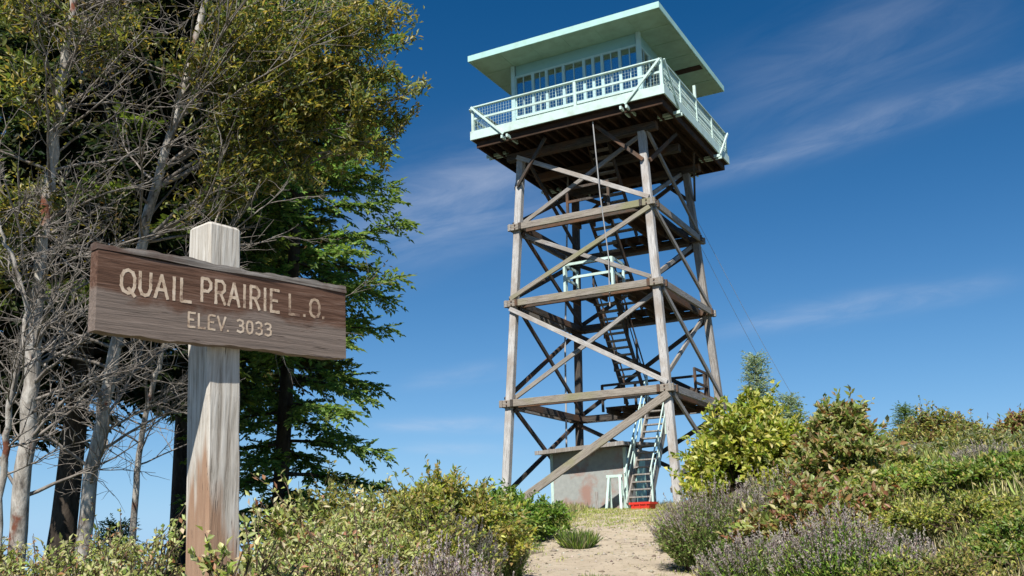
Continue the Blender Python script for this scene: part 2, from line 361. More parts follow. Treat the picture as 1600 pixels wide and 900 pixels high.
# ------------------------------------------------------------------ lookout tower
YAW = -0.3765; H = 12.5; WB, WT = 2.871, 2.216; DK = 3.487; LV = [0, 3.367, 6.722, 9.409, 11.95]
def hw(z): return WB+(WT-WB)*z/H
CN = {'A': (-1, -1), 'B': (1, -1), 'C': (1, 1), 'D': (-1, 1)}
def cp(c, z, out=0): w = hw(z)+out; return Vector((CN[c][0]*w, CN[c][1]*w, z))
tw = empty('lookout_tower', (0, 0, 0), YAW, label='tall weathered timber fire lookout tower with mint green cab and white railed deck', cat='tower')
for c in 'ABCD':
    x, y, _ = cp(c, 0); gx = x*math.cos(YAW)-y*math.sin(YAW); gy = x*math.sin(YAW)+y*math.cos(YAW); zb = float(ground_z(gx, gy))-.25
    leg = beam('leg', cp(c, zb), cp(c, LV[4]), .245, .245, M_['timber_lit'] if c in 'AB' else M_['timber'] if c == 'C' else M_['timber_dark'], tw, up=(0, 1, 0))  # front legs pale, rear legs dark: light and shade put into timber colour
    ft = MB(); p = cp(c, zb+.25); ft.box(p.x-.32, p.x+.32, p.y-.32, p.y+.32, -.35+zb+.25, .12+zb+.25); f_ = ft.build('footing', M_['shed'], tw)
FACES = [('A', 'B', Vector((0, -1, 0))), ('B', 'C', Vector((1, 0, 0))), ('C', 'D', Vector((0, 1, 0))), ('D', 'A', Vector((-1, 0, 0)))]
for fi, (p, q, nrm) in enumerate(FACES):
    mt = M_['girt'] if fi == 0 else M_['timber']
    for li in (1, 2, 3):
        z = LV[li]; a = cp(p, z); b_ = cp(q, z); e = (b_-a).normalized()
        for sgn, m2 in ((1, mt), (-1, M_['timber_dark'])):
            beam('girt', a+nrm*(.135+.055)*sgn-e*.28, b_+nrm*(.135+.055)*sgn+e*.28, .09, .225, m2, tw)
        if fi < 2:
            for c_ in (a, b_):
                for dzb in (-.06, .06):
                    q_ = c_+nrm*(.135+.10)+Vector((0, 0, dzb)); bo_ = MB(); bo_.bar(q_, q_+nrm*.03, .045, .045, ch=.3); bo_.build('bolt', M_['rust'], tw)
    # diagonal bracing, each plank bolted to an outer or inner face of the legs
    for li in range(4):
        z0, z1 = LV[li], LV[li+1]
        if li == 0: z0 = .35
        lo = z0+.17 if li else z0; hi = z1-.17 if li < 3 else 12.0
        a0, a1, b0, b1 = cp(p, lo), cp(p, hi), cp(q, lo), cp(q, hi); e = (cp(q, 0)-cp(p, 0)).normalized()
        wd = .15
        if fi == 0 and li == 0:
            beam('brace', a0+nrm*(.135+.05)-e*.05-Vector((0, 0, .45)), b1+nrm*(.135+.05)+e*.1, .09, .24, M_['girt'], tw)
        elif fi == 0:
            fr_, bk = ((a0, b1), (a1, b0)) if li == 2 else ((a1, b0), (a0, b1))
            beam('brace', fr_[0]+nrm*(.135+.04)-e*.08, fr_[1]+nrm*(.135+.04)+e*.08, .075, .15, M_['timber_lit'] if li != 2 else M_['girt'], tw)
            beam('brace', bk[0]-nrm*(.135+.04), bk[1]-nrm*(.135+.04), .075, .14, M_['timber'], tw)
        else:
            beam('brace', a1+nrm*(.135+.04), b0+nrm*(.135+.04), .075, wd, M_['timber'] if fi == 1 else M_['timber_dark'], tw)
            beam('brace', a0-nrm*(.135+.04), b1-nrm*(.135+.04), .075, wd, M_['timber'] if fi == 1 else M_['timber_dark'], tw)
# knee braces fanning from the leg heads to the deck edge
for c in 'ABCD':
    sx, sy = CN[c]; a = cp(c, 10.9)
    beam('knee_brace', a+Vector((0, sy*.17, 0)), Vector((sx*(WT-1.3), sy*(DK-.5), 12.22)), .07, .13, M_['timber_dark'], tw)
    beam('knee_brace', a+Vector((sx*.17, 0, 0)), Vector((sx*(DK-.5), sy*(WT-1.3), 12.22)), .07, .13, M_['timber_dark'], tw)
# cap beams and joists under the deck
for y in (-WT, 0, WT):
    beam('cap_beam', (-WT-.55, y, 12.09), (WT+.55, y, 12.09), .26, .28, M_['timber_dark'], tw)
nj = 19
for k in range(nj):
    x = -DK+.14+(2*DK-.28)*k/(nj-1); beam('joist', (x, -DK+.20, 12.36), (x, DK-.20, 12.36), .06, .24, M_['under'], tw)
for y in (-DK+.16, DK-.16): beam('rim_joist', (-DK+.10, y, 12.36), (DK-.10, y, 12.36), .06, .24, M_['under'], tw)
mb = MB(); n = 46; st = 2*DK/n
hx0, hx1, hy0, hy1 = -.25, .65, -1.9, -.2         # the stair hatch
for k in range(n):
    y0 = -DK+k*st; y1 = y0+st-.012; dz = rng.uniform(-.002, .002)
    if y1 > hy0 and y0 < hy1: mb.box(-DK, hx0, y0, y1, 12.481, 12.53+dz); mb.box(hx1, DK, y0, y1, 12.481, 12.53+dz)
    else: mb.box(-DK, DK, y0, y1, 12.481, 12.53+dz)
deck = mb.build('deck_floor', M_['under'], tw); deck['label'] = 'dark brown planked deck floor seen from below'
# white fascia / kickboards round the deck, each side its own
def side_pts(fi, w, z, off=0.0):
    p, q, nrm = FACES[fi]; a = Vector((CN[p][0]*w, CN[p][1]*w, z)); b_ = Vector((CN[q][0]*w, CN[q][1]*w, z)); return a+nrm*off, b_+nrm*off, nrm, (b_-a).normalized()
for fi in range(4):
    a, b_, nrm, e = side_pts(fi, DK, 12.66, .025)
    ext = .05 if fi % 2 == 0 else 0
    beam('fascia_board', a-e*ext, b_+e*ext, .05, .32, M_['white'], tw)
    # railing
    rail = MB(); rail2 = None
    zt = H+1.26
    a, b_, nrm, e = side_pts(fi, DK-.03, zt-.03); L = (b_-a).length
    rl = empty('railing', (0, 0, 0)); rl.parent = tw
    o1 = MB(); o1.bar(a-e*.05, b_+e*.05, .10, .05); o1.build('top_rail', M_['white'], rl)
    o2 = MB(); dz = Vector((0, 0, -.44)); o2.bar(a+dz+e*.05, b_+dz-e*.05, .04, .07); o2.build('middle_rail', M_['white'], rl)
    nps = 4 if fi != 0 else 2
    for k in range(nps+1 if fi in (1, 3) else nps+1):
        t = k/nps
        if fi == 0 and k == 1: t = .565
        if k == nps: continue     # the next side brings the shared corner post
        P = a.lerp(b_, t); o3 = MB(); hgt = .55 if (fi == 1 and k == 2) else 0
        o3.box(P.x-.045, P.x+.045, P.y-.045, P.y+.045, 12.535, zt-.06+hgt); o3.build('post', M_['white'], rl)
    if True:
        ml = []; mr = .014 if fi in (1, 2) else .0045
        for t in np.linspace(0.01, .99, 66):
            P = a.lerp(b_, t); ml.append(([(P.x, P.y, 12.82), (P.x, P.y, zt-.06)], [mr, mr]))
        for zz in np.arange(12.9, zt-.08, .11):
            ml.append(([(a.x, a.y, zz), (b_.x, b_.y, zz)], [mr, mr]))
        tube_obj('wire_mesh', ml, M_['white'], rl, 4)
# diagonal stays from the rail corners of the front and right sides to outrigger ends under the deck
for fi in range(4):
    a, b_, nrm, e = side_pts(fi, DK, H+1.2, .09)
    for P, s in ((a, 1), (b_, -1)):
        beam('rail_stay', P+e*s*.02, P+e*s*1.28+Vector((0, 0, -1.27)), .05, .08, M_['white'], tw)
        for k in (1.22, 1.42):
            Q = P+e*s*k+Vector((0, 0, -1.36)); beam('outrigger', Q-nrm*.75, Q+nrm*.03, .07, .11, M_['white'], tw)
# the cab
CW = 2.38; ZF = 12.53; ZS = 15.48; ZSILL = 13.42; ZHEAD = 15.08
FR = [0, .16, .273, .41, .574, .645, .716, .852, 1.0]
for fi in range(4):
    a, b_, nrm, e = side_pts(fi, CW, 0); L = 2*CW
    fr = FR if fi == 0 else [0, .2, .4, .6, .8, 1.0]
    wl = MB()
    def wbox(t0, t1, z0, z1, th, off=0.0, mbx=None):
        P = a+e*(t0*L); Q = a+e*(t1*L); i_ = -nrm*th; o_ = nrm*off
        vs_ = [P+o_, Q+o_, Q+i_, P+i_]
        (mbx or wl).raw([(v.x, v.y, z0) for v in vs_]+[(v.x, v.y, z1) for v in vs_], [(0, 3, 2, 1), (4, 5, 6, 7), (0, 1, 5, 4), (1, 2, 6, 5), (2, 3, 7, 6), (3, 0, 4, 7)])
    eps = .022
    wbox(eps, 1-eps, ZF, ZSILL, .09); hdm = MB(); wbox(eps, 1-eps, ZHEAD, ZS, .09, 0, hdm); hdm.build('header_wall', M_['shaded_aqua'], tw)  # header takes the shade-darkened aqua
    nb = 8 if fi == 0 else 10
    for k in range(1, 7): wbox(eps, 1-eps, ZF+k*.125, ZF+k*.125+.012, .01, .008)      # lap siding lines
    w_ = wl.build('cab_wall', M_['white'], tw)  # left pale to stand for the sunlit lower wall
    cpst = MB(); cpst.box(a.x-.07, a.x+.07, a.y-.07, a.y+.07, ZF, ZS); cpst.build('corner_post', M_['shaded_aqua_trim'], tw)
    sb = MB(); wbox(eps, 1-eps, ZSILL, ZSILL+.05, .1, .06, sb); sb.build('sill', M_['white'], tw)
    for k in range(len(fr)-1):
        t0, t1 = fr[k], fr[k+1]; door = (fi == 0 and k == 4 or fi == 1 and k == 2)
        z0 = ZSILL+.05; fm = MB(); fwd = .05/L; mw = .04
        wbox(t0+(eps if k == 0 else 0), t0+fwd, z0, ZHEAD, .07, .02, fm); wbox(t1-fwd, t1-(eps if k == len(fr)-2 else 0), z0, ZHEAD, .07, .02, fm)
        wbox(t0+fwd, t1-fwd, z0, z0+.07, .06, .012, fm); wbox(t0+fwd, t1-fwd, ZHEAD-.07, ZHEAD, .06, .012, fm)
        mid = (z0+ZHEAD)/2
        if t1-t0 > .09: wbox(t0+fwd, t1-fwd, mid-.015, mid+.015, .05, 0, fm); tm = (t0+t1)/2; wbox(tm-.0028, tm+.0028, z0+.07, mid-.015, .05, 0, fm); wbox(tm-.0028, tm+.0028, mid+.015, ZHEAD-.07, .05, 0, fm)
        wn = fm.build('window', M_['shaded_aqua_trim'], tw)
        pn = MB(); wbox(t0+fwd*.8, t1-fwd*.8, z0+.05, ZHEAD-.05, .032, -.026, pn); pn.build('pane', M_['glass'], wn)
        if (fi == 0 and k in (1, 3, 6)) or fi == 2 or (fi == 3 and k in (0, 1, 3, 4)) or (fi == 1 and k in (1, 3)):  # back-side curtains are added to dim the blue sky behind the panes
            cu = []; tt = np.linspace(t0+.02, t1-.02, 26); cz0 = z0+(.5 if k != 3 else .1)*(1 if fi < 2 else .6); q = MB(); vv = []; ff = []
            for ii, t_ in enumerate(tt):
                P = a+e*(t_*L)-nrm*(.16+.02*math.sin(ii*1.9)); vv += [(P.x, P.y, cz0), (P.x, P.y, ZHEAD-.02)]
            ff = [(2*i_, 2*i_+2, 2*i_+3, 2*i_+1) for i_ in range(len(tt)-1)]
            q.raw(vv, ff); q.build('curtain', M_['curtain'] if k not in (2, 4, 6) else M_['curtain_pale'], wn)
fl = MB(); fl.box(-CW+.1, CW-.1, -CW+.1, CW-.1, ZF+.003, ZF+.035)
fl.build('cab_floor', M_['timber_dark'], tw)
# inside: fire finder stand, table and stove seen as dark shapes through the glass
fs = MB(); fs.box(-.3, .3, -.3, .3, ZF+.04, ZF+.95); fs.box(-.45, .45, -.45, .45, ZF+.95, ZF+1.05);  fs.box(1.1, 2.0, .6, 1.9, ZF+.04, ZF+.9)
fs.build('cab_furniture', M_['timber_dark'], tw)
RF = 3.547
rf = MB(); rf.box(-RF+.03, RF-.03, -RF+.03, RF-.03, ZS+.002, ZS+.17); ro = rf.build('roof', M_['soffit'], tw)
rt = MB(); rt.box(-RF+.02, RF-.02, -RF+.02, RF-.02, ZS+.172, ZS+.20); rt.build('roofing', M_['roofing'], ro)
for fi in range(4):
    a, b_, nrm, e = side_pts(fi, RF, ZS+.105); ext = .02 if fi % 2 == 0 else -.02
    m2 = MB(); m2.bar(a-e*ext, b_+e*ext, .04, .22, ch=.05); m2.build('fascia', M_['mint'], ro)
# soffit panel battens and one dark strip on the right-hand eave
for k in range(1, 6):
    t = -RF+2*RF*k/6
    for q in ((t-.03, t+.03, -RF+.06, -CW-.09, ZS-.012), (t-.03, t+.03, CW+.09, RF-.06, ZS-.012), (-RF+.06, -CW-.09, t-.03, t+.03, ZS-.013), (CW+.09, RF-.06, t-.03, t+.03, ZS-.013)):
        bt = MB(); bt.box(*q, ZS+.0005); bt.build('batten', M_['soffit'], ro)
gp = MB(); gp.box(CW+.12, RF-.1, .95, 1.30, ZS-.02, ZS+.0005); gp.build('dark_strip', M_['under'], ro)  # dark brown strip set on the soffit
lr = MB(); lr.bar((.3, .5, ZS+.2), (.3, .5, ZS+1.0), .03, .03); lr.build('lightning_rod', M_['steel'], ro)

# landings and stairs
def landing(z, rects, rails):
    mb = MB()
    for x0, x1, y0, y1 in rects:
        k = y0
        while k < y1-.02: mb.box(x0, x1, k, min(k+.19, y1), z, z+.05); k += .2
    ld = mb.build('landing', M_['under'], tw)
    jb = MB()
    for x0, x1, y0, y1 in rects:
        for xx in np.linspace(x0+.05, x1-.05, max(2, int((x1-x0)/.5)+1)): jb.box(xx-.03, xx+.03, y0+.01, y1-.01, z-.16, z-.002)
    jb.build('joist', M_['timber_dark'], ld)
    for a, b_, mat in rails:
        r = MB(); a = Vector((*a, z)); b_ = Vector((*b_, z)); n_ = max(1, int((b_-a).length/1.0))
        for k in range(n_+1):
            P = a.lerp(b_, k/n_); r.box(P.x-.04, P.x+.04, P.y-.04, P.y+.04, z+.05, z+1.05)
        for zz in (1.02, .55): r.bar(a+Vector((0, 0, zz)), b_+Vector((0, 0, zz)), .05, .09)
        r.build('handrail', mat, ld)
    return ld
def flight(x, w_, y0, z0, y1, z1, railmat, nt_=14, stmat=None, rails=True):
    fl_ = empty('stair_flight', (0, 0, 0)); fl_.parent = tw; stmat = stmat or M_['timber_dark']
    d = Vector((0, y1-y0, z1-z0))
    for s in (-1, 1):
        o = MB(); o.bar((x+s*w_/2, y0, z0), (x+s*w_/2, y1, z1), .05, .22); o.build('stringer', stmat, fl_)
    for k in range(1, nt_):
        t = k/nt_; P = Vector((x, y0, z0))+d*t; tr = MB(); tr.box(x-w_/2+.026, x+w_/2-.026, P.y-.12, P.y+.12, P.z-.02, P.z+.02); tr.build('tread', M_['timber'], fl_)
    if rails:
        for s in (-1, 1):
            o = MB(); up = Vector((0, 0, .95)); X = Vector((x+s*(w_/2+.05), 0, 0))
            o.bar(X+Vector((0, y0, z0))+up, X+Vector((0, y1, z1))+up, .035, .055); o.bar(X+Vector((0, y0, z0))+up*.55, X+Vector((0, y1, z1))+up*.55, .025, .045)
            for t in (.04, .35, .66, .96): P = X+Vector((0, y0, z0))+d*t; o.box(P.x-.03, P.x+.03, P.y-.03, P.y+.03, P.z-.1, P.z+.95)
            o.build('handrail', railmat, fl_)
    return fl_
ldL1, L2, L3 = LV[1]+.13, LV[2]+.13, LV[3]+.13
w1, w2, w3 = hw(ldL1)-.2, hw(L2)-.2, hw(L3)-.2
landing(ldL1, [(-1.0, w1, .9+.35, w1), (.95, w1, .15, 1.24)], [((-1.6, w1-.05), (w1-.2, w1-.05), M_['timber_dark']), ((w1-.05, .9), (w1-.05, w1-.2), M_['timber_dark'])])
landing(L2, [(-.75, w2, -w2, -1.2), (1.0, w2, -1.19, 1.3), (-.4, w2, 1.31, w2)], [((-.75, -w2+.05), (.95, -w2+.05), M_['white']), ((-.75, -1.25), (-.75, -w2+.15), M_['white']), ((.95, -w2+.1), (.95, -1.3), M_['white'])])
landing(L3, [(-.6, w3, -w3, -1.2), (1.0, w3, -1.19, 1.2), (-.4, w3, 1.21, w3)], [((-.6, -w3+.05), (.9, -w3+.05), M_['timber_dark'])])
flight(1.45, .72, -2.35, .0, .15, ldL1+.03, M_['white'], 15, M_['timber'])
flight(.2, .74, 1.25, ldL1+.05, -1.2, L2+.03, M_['timber_dark'], 15)
flight(.2, .74, 1.3, L2+.05, -1.2, L3+.03, M_['timber_dark'], 12, rails=False)
flight(.2, .74, 1.2, L3+.05, -1.1, 12.45, M_['timber_dark'], 13, rails=False)
# conduit down the back left, hoist line, guy wires
x, y = -2.35, -.3
tube_obj('conduit', [([(-2.62, 1.2, .1), (-2.45, 1.2, 6), (-2.05, 1.2, 12.4)], [.035]*3)], M_['steel'], tw, 6)
tube_obj('hoist_line', [([(.95, -DK+.2, 12.45), (.98, -DK+.45, 9.8), (.92, -2.45, 7.9), (.9, -2.5, 6.2)], [.022, .022, .02, .02])], M_['steel'], tw, 5)
invt = Matrix.Rotation(-YAW, 4, 'Z')
def loc_(p): return invt @ Vector(p)
for (xx, yy, dd), c in (((1352, 800, 41), 'C'), ((1330, 800, 44), 'C')):
    e_ = loc_(px(xx, yy, dd)); s_ = cp(c, 10.6 if dd == 41 else 9.6)
    pts = [s_.lerp(e_, t)-Vector((0, 0, .5*math.sin(math.pi*t))) for t in np.linspace(0, 1, 12)]
    tube_obj('guy_wire', [([tuple(p) for p in pts], [.009]*12)], M_['steel'], tw, 4)
e_ = loc_(px(520, 900, 46)); s_ = cp('D', 10.6); pts = [s_.lerp(e_, t) for t in np.linspace(0, 1, 8)]

# ------------------------------------------------------------------ shed under the tower
def tl(x, y, z=0.0): return (x*math.cos(YAW)-y*math.sin(YAW), x*math.sin(YAW)+y*math.cos(YAW), z)
sx0, sx1, sy0, sy1 = -1.92, .66, -1.35, 1.3
sh = empty('storage_shed', tl((sx0+sx1)/2, (sy0+sy1)/2, -.25), YAW, label='small pale shed with rust stained wall and flat roof standing under the lookout tower', cat='shed')
hx, hy = (sx1-sx0)/2, (sy1-sy0)/2
wm = MB(); wm.box(-hx, hx, -hy, hy, -.3, 2.12); wm.build('wall', M_['shed'], sh)
for s in (-1, 1):
    cb = MB(); cb.box(s*hx-.05, s*hx+.05, -hy-.02, -hy+.07, -.3, 2.1); cb.build('corner_board', M_['white'], sh)
rb = MB(); rb.raw([(-hx-.3, -hy-.55, 2.0), (hx+.2, -hy-.55, 2.12), (hx+.2, hy+.3, 2.34), (-hx-.35, hy+.3, 2.22), (-hx-.3, -hy-.55, 2.11), (hx+.2, -hy-.55, 2.23), (hx+.2, hy+.3, 2.45), (-hx-.35, hy+.3, 2.33)],
                   [(0, 3, 2, 1), (4, 5, 6, 7), (0, 1, 5, 4), (1, 2, 6, 5), (2, 3, 7, 6), (3, 0, 4, 7)])
rfo = rb.build('roof', M_['roofing'], sh)
ev = MB(); ev.bar((-hx-.32, -hy-.57, 2.06), (hx+.22, -hy-.57, 2.18), .03, .13); ev.build('fascia', M_['timber'], rfo)
dr = MB(); dr.box(hx+.003, hx+.04, -.5, .35, -.1, 1.85); d_ = dr.build('door', M_['mint'], sh)
hd = MB(); hd.bar((hx+.05, .25, .85), (hx+.05, .25, 1.0), .02, .02); hd.build('handle', M_['steel'], d_)

# white sawhorse, red crate and grey stake near the shed
def on_ground(p): return (p[0], p[1], float(ground_z(p[0], p[1])))
P = px(963, 800, 29.6); sw = empty('sawhorse', on_ground(P), YAW+.1, label='white painted wooden sawhorse standing in front of the shed wall', cat='sawhorse')
o = MB(); o.bar((-.25, 0, 1.02), (.25, 0, 1.02), .09, .09); o.build('top_beam', M_['white'], sw)
for sx in (-1, 1):
    for sy in (-1, 1):
        o = MB(); o.bar((sx*.17, sy*.03, 1.02), (sx*.23, sy*.26, -.03), .075, .05); o.build('leg', M_['white'], sw)
    o = MB(); o.bar((sx*.21, -.16, .42), (sx*.21, .16, .42), .04, .07); o.build('brace', M_['white'], sw)
P = px(1006, 806, 27.6); rc = empty('plastic_crate', on_ground(P), YAW-.1, label='low bright red plastic crate on the path at the foot of the stairs', cat='crate')
o = MB(); a, b2, h_ = .29, .20, .23
ov = [(-a, -b2, 0), (a, -b2, 0), (a, b2, 0), (-a, b2, 0)]; A_, B_ = a+.04, b2+.03
o.raw([(x*.92, y*.92, 0) for x, y, z in ov]+[(x*1.02, y*1.02, h_) for x, y, z in ov]+[(x*.94, y*.94, h_) for x, y, z in ov]+[(x*.86, y*.86, .03) for x, y, z in ov],
      [(0, 3, 2, 1)]+[(i, (i+1) % 4, (i+1) % 4+4, i+4) for i in range(4)]+[(4+i, 4+(i+1) % 4, 8+(i+1) % 4, 8+i) for i in range(4)]+[(8+i, 8+(i+1) % 4, 12+(i+1) % 4, 12+i) for i in range(4)]+[(12, 13, 14, 15)])
o.build('tub', M_['redplastic'], rc)
o = MB(); o.box(-A_, A_, -B_, -B_+.03, h_-.05, h_+.012); o.box(-A_, A_, B_-.03, B_, h_-.05, h_+.012); o.box(-A_, -A_+.03, -B_+.03, B_-.03, h_-.05, h_+.012); o.box(A_-.03, A_, -B_+.03, B_-.03, h_-.05, h_+.012)
for k in (-.2, 0, .2): o.box(k-.015, k+.015, -b2*1.06-.012, -b2*.9, .02, h_-.05)
o.build('rim', M_['redplastic'], rc)
P = px(932, 798, 29.2); g_ = on_ground(P); stk = beam('wooden_stake', (g_[0], g_[1], g_[2]-.15), (g_[0]+.03, g_[1], g_[2]+.52), .09, .09, M_['timber'], None, up=(0, 1, 0)); tag(stk, 'short grey wooden stake by the shed wall left of the sawhorse', 'stake')

# ------------------------------------------------------------------ the sign
BC = np.array([-1.34479, -29.58302, -.10494]); BY = .98815; BT = .03872; BL, BH, BTH = 1.22, .353, .055
sg = empty('wooden_sign', (0, 0, 0), label='brown routed wooden sign board on a weathered square post in the foreground', cat='sign')
sg.location = (BC[0], BC[1], float(ground_z(BC[0], BC[1])))
off = Vector(sg.location)
# post
w_ = .0802; e_ = np.array([math.cos(BY), math.sin(BY), 0]); n_ = np.array([math.sin(BY), -math.cos(BY), 0])
pc = BC+e_*(-.0096)+n_*(-(BTH/2)-w_)
la, lb = -.0589, .0151
def pax(z): return pc+(e_*la+n_*lb+np.array([0, 0, 1.]))*(z-BC[2])
zt = .262; zbm = float(off.z)-.3
prof = []
for sxy in ((-1, -1), (1, -1), (1, 1), (-1, 1)): prof.append(sxy)
vs_ = []; zs_ = np.concatenate([np.linspace(zbm, zt-.012, 22), [zt]])
cch = .010
for iz, z in enumerate(zs_):
    c0 = pax(z); ww = w_*(1.0 if iz < len(zs_)-1 else .88)
    ring = [(-ww+cch, -ww), (ww-cch, -ww), (ww, -ww+cch), (ww, ww-cch), (ww-cch, ww), (-ww+cch, ww), (-ww, ww-cch), (-ww, -ww+cch)]
    for a, b2 in ring:
        j = .0016*math.sin(z*23+a*91)+.001*math.sin(z*61+b2*70)
        q = c0+e_*a*(1+j*8)+n_*b2*(1+j*8); vs_.append(tuple(q-np.array(off)))
fs_ = []
for iz in range(len(zs_)-1):
    for k in range(8): fs_.append((iz*8+k, iz*8+(k+1) % 8, iz*8+8+(k+1) % 8, iz*8+8+k))
fs_.append(tuple((len(zs_)-1)*8+k for k in range(8)))
m, nt, b = new_mat('post_wood')
g1 = tex(nt, 'n', 3.2, (16, 16, .8), 9, .68, .5); g2 = tex(nt, 'n', 1.5, (5, 5, .35), 4, .5, 1.0, loc=(.4, .1, 0)); g4 = tex(nt, 'n', 9, (9, 9, .35), 6, .6, .2)
c = ramp(nt, g1, [(.30, (.17, .14, .11)), (.44, (.46, .42, .36)), (.62, (.66, .63, .57))])
tcp = nt.nodes.new('ShaderNodeTexCoord'); dp = nt.nodes.new('ShaderNodeVectorMath'); dp.operation = 'DOT_PRODUCT'; nt.links.new(tcp.outputs['Object'], dp.inputs[0]); dp.inputs[1].default_value = (-e_[0], -e_[1], -.35)
sb_ = nt.nodes.new('ShaderNodeMath'); sb_.operation = 'MULTIPLY_ADD'; nt.links.new(dp.outputs['Value'], sb_.inputs[0]); sb_.inputs[1].default_value = 2.2; nt.links.new(g2, sb_.inputs[2]); sb2 = nt.nodes.new('ShaderNodeMath'); sb2.operation = 'SUBTRACT'; nt.links.new(sb_.outputs[0], sb2.inputs[0])
off_l = float(np.dot(pax(-.95)-np.array(off), np.array([-e_[0], -e_[1], -.35])))*2.2
sb2.inputs[1].default_value = off_l+.0
f = ramp(nt, sb2.outputs[0], [(.5, (0, 0, 0)), (.6, (1, 1, 1))]); c = mixc(nt, f, c, mixc(nt, g1, (.22, .12, .075), (.50, .34, .23)))
cr = ramp(nt, g4, [(.33, (1, 1, 1)), (.37, (0, 0, 0))]); c = mixc(nt, cr, c, (.07, .05, .04))
nt.links.new(c, b.inputs['Base Color']); b.inputs['Roughness'].default_value = .85; b.inputs['Specular IOR Level'].default_value = .2; bump(nt, b, g1, .7, .006); M_['post'] = m
mp_ = MB(); mp_.raw(vs_, fs_); po = mp_.build('post', M_['post'], sg)
# board: local frame x along, y up, z out of the face
ex = Vector((math.cos(BY)*math.cos(BT), math.sin(BY)*math.cos(BT), math.sin(BT))); ez = Vector(n_); ey = ez.cross(ex).normalized()
def bframe(c): return Matrix(((ex[0], ey[0], ez[0], c[0]), (ex[1], ey[1], ez[1], c[1]), (ex[2], ey[2], ez[2], c[2]), (0, 0, 0, 1)))
m, nt, b = new_mat('board_wood')
g1 = tex(nt, 'n', 3.0, (1.1, 22, 22), 9, .68, .5); g2 = tex(nt, 'n', 2.4, (1.3, 3.2, 1), 7, .62, .4, loc=(.5, .2, 0)); g3 = tex(nt, 'n', 7, (.7, 14, 14), 6, .6)
c = ramp(nt, g1, [(.28, (.045, .024, .016)), (.5, (.130, .070, .046)), (.75, (.235, .155, .12))])
sep = nt.nodes.new('ShaderNodeSeparateXYZ'); tcx = nt.nodes.new('ShaderNodeTexCoord'); nt.links.new(tcx.outputs['Object'], sep.inputs[0])
def mth(op, a, b2, clamp=False):
    n = nt.nodes.new('ShaderNodeMath'); n.operation = op; n.use_clamp = clamp
    for i, v in enumerate((a, b2)):
        if isinstance(v, (int, float)): n.inputs[i].default_value = v
        else: nt.links.new(v, n.inputs[i])
    return n.outputs[0]
low = mth('MULTIPLY', mth('SUBTRACT', -.005, sep.outputs[1]), 3.0)      # worn grey towards the bottom edge where the paint has gone
fw_ = mth('ADD', mth('SUBTRACT', g2, .47), low); f = ramp(nt, fw_, [(.02, (0, 0, 0)), (.16, (1, 1, 1))])
fm_ = mixc(nt, .66, (0, 0, 0), f)
c = mixc(nt, fm_, c, mixc(nt, g1, (.12, .098, .082), (.36, .31, .27)))
cr = ramp(nt, g3, [(.30, (1, 1, 1)), (.35, (0, 0, 0))]); c = mixc(nt, cr, c, (.03, .02, .016))
nt.links.new(c, b.inputs['Base Color']); b.inputs['Roughness'].default_value = .75; b.inputs['Specular IOR Level'].default_value = .2; bump(nt, b, g1, .8, .006); M_['board'] = m
M_['cap'] = wood('board_edge_wood', [(.3, (.07, .058, .05)), (.5, (.19, .17, .15)), (.7, (.33, .31, .29))], grain=(1.1, 22, 22), blotch=(.10, .06, .045), lo=.5, hi=.6)
# body of the board with a slightly wavy, eaten outline
NX = 60; vs_ = []; 
def edge(t, s): return .0035*math.sin(t*9+s)+.0022*math.sin(t*31+2*s)+.0014*math.sin(t*77+s*3)
capy = .036
for i in range(NX+1):
    x = -BL/2+BL*i/NX; yt = BH/2-capy+.003*math.sin(x*7); yb = -BH/2+edge(x, 1)
    vs_ += [(x, yb, BTH/2), (x, yt, BTH/2), (x, yt, -BTH/2), (x, yb, -BTH/2)]
fs_ = [(0, 1, 2, 3), tuple(NX*4+k for k in (3, 2, 1, 0))]
for i in range(NX):
    for k in range(4): fs_.append((i*4+k, i*4+4+k, i*4+4+(k+1) % 4, i*4+(k+1) % 4))
bd = MB(); bd.raw(vs_, fs_); bo = bd.build('board', M_['board'], sg); bo.matrix_local = bframe(BC-np.array(off))
vs_ = []
for i in range(NX+1):
    x = -BL/2-.004+(BL+.008)*i/NX; yt = BH/2+edge(x, 4)*1.3; gap = .0055*max(0, 1-abs((x+.36)/.27))+.0012; yb = BH/2-capy+.003*math.sin(x*7)+gap
    z1 = BTH/2+.004+.002*math.sin(x*13); vs_ += [(x, yb, z1), (x, yt-.006, z1-.006), (x, yt, 0), (x, yt-.004, -BTH/2), (x, yb, -BTH/2)]
fs_ = [(0, 1, 2, 3, 4), tuple(NX*5+k for k in (4, 3, 2, 1, 0))]
for i in range(NX):
    for k in range(5): fs_.append((i*5+k, i*5+5+k, i*5+5+(k+1) % 5, i*5+(k+1) % 5))
cb_ = MB(); cb_.raw(vs_, fs_); cb_.build('weathered_top_edge', M_['cap'], bo)
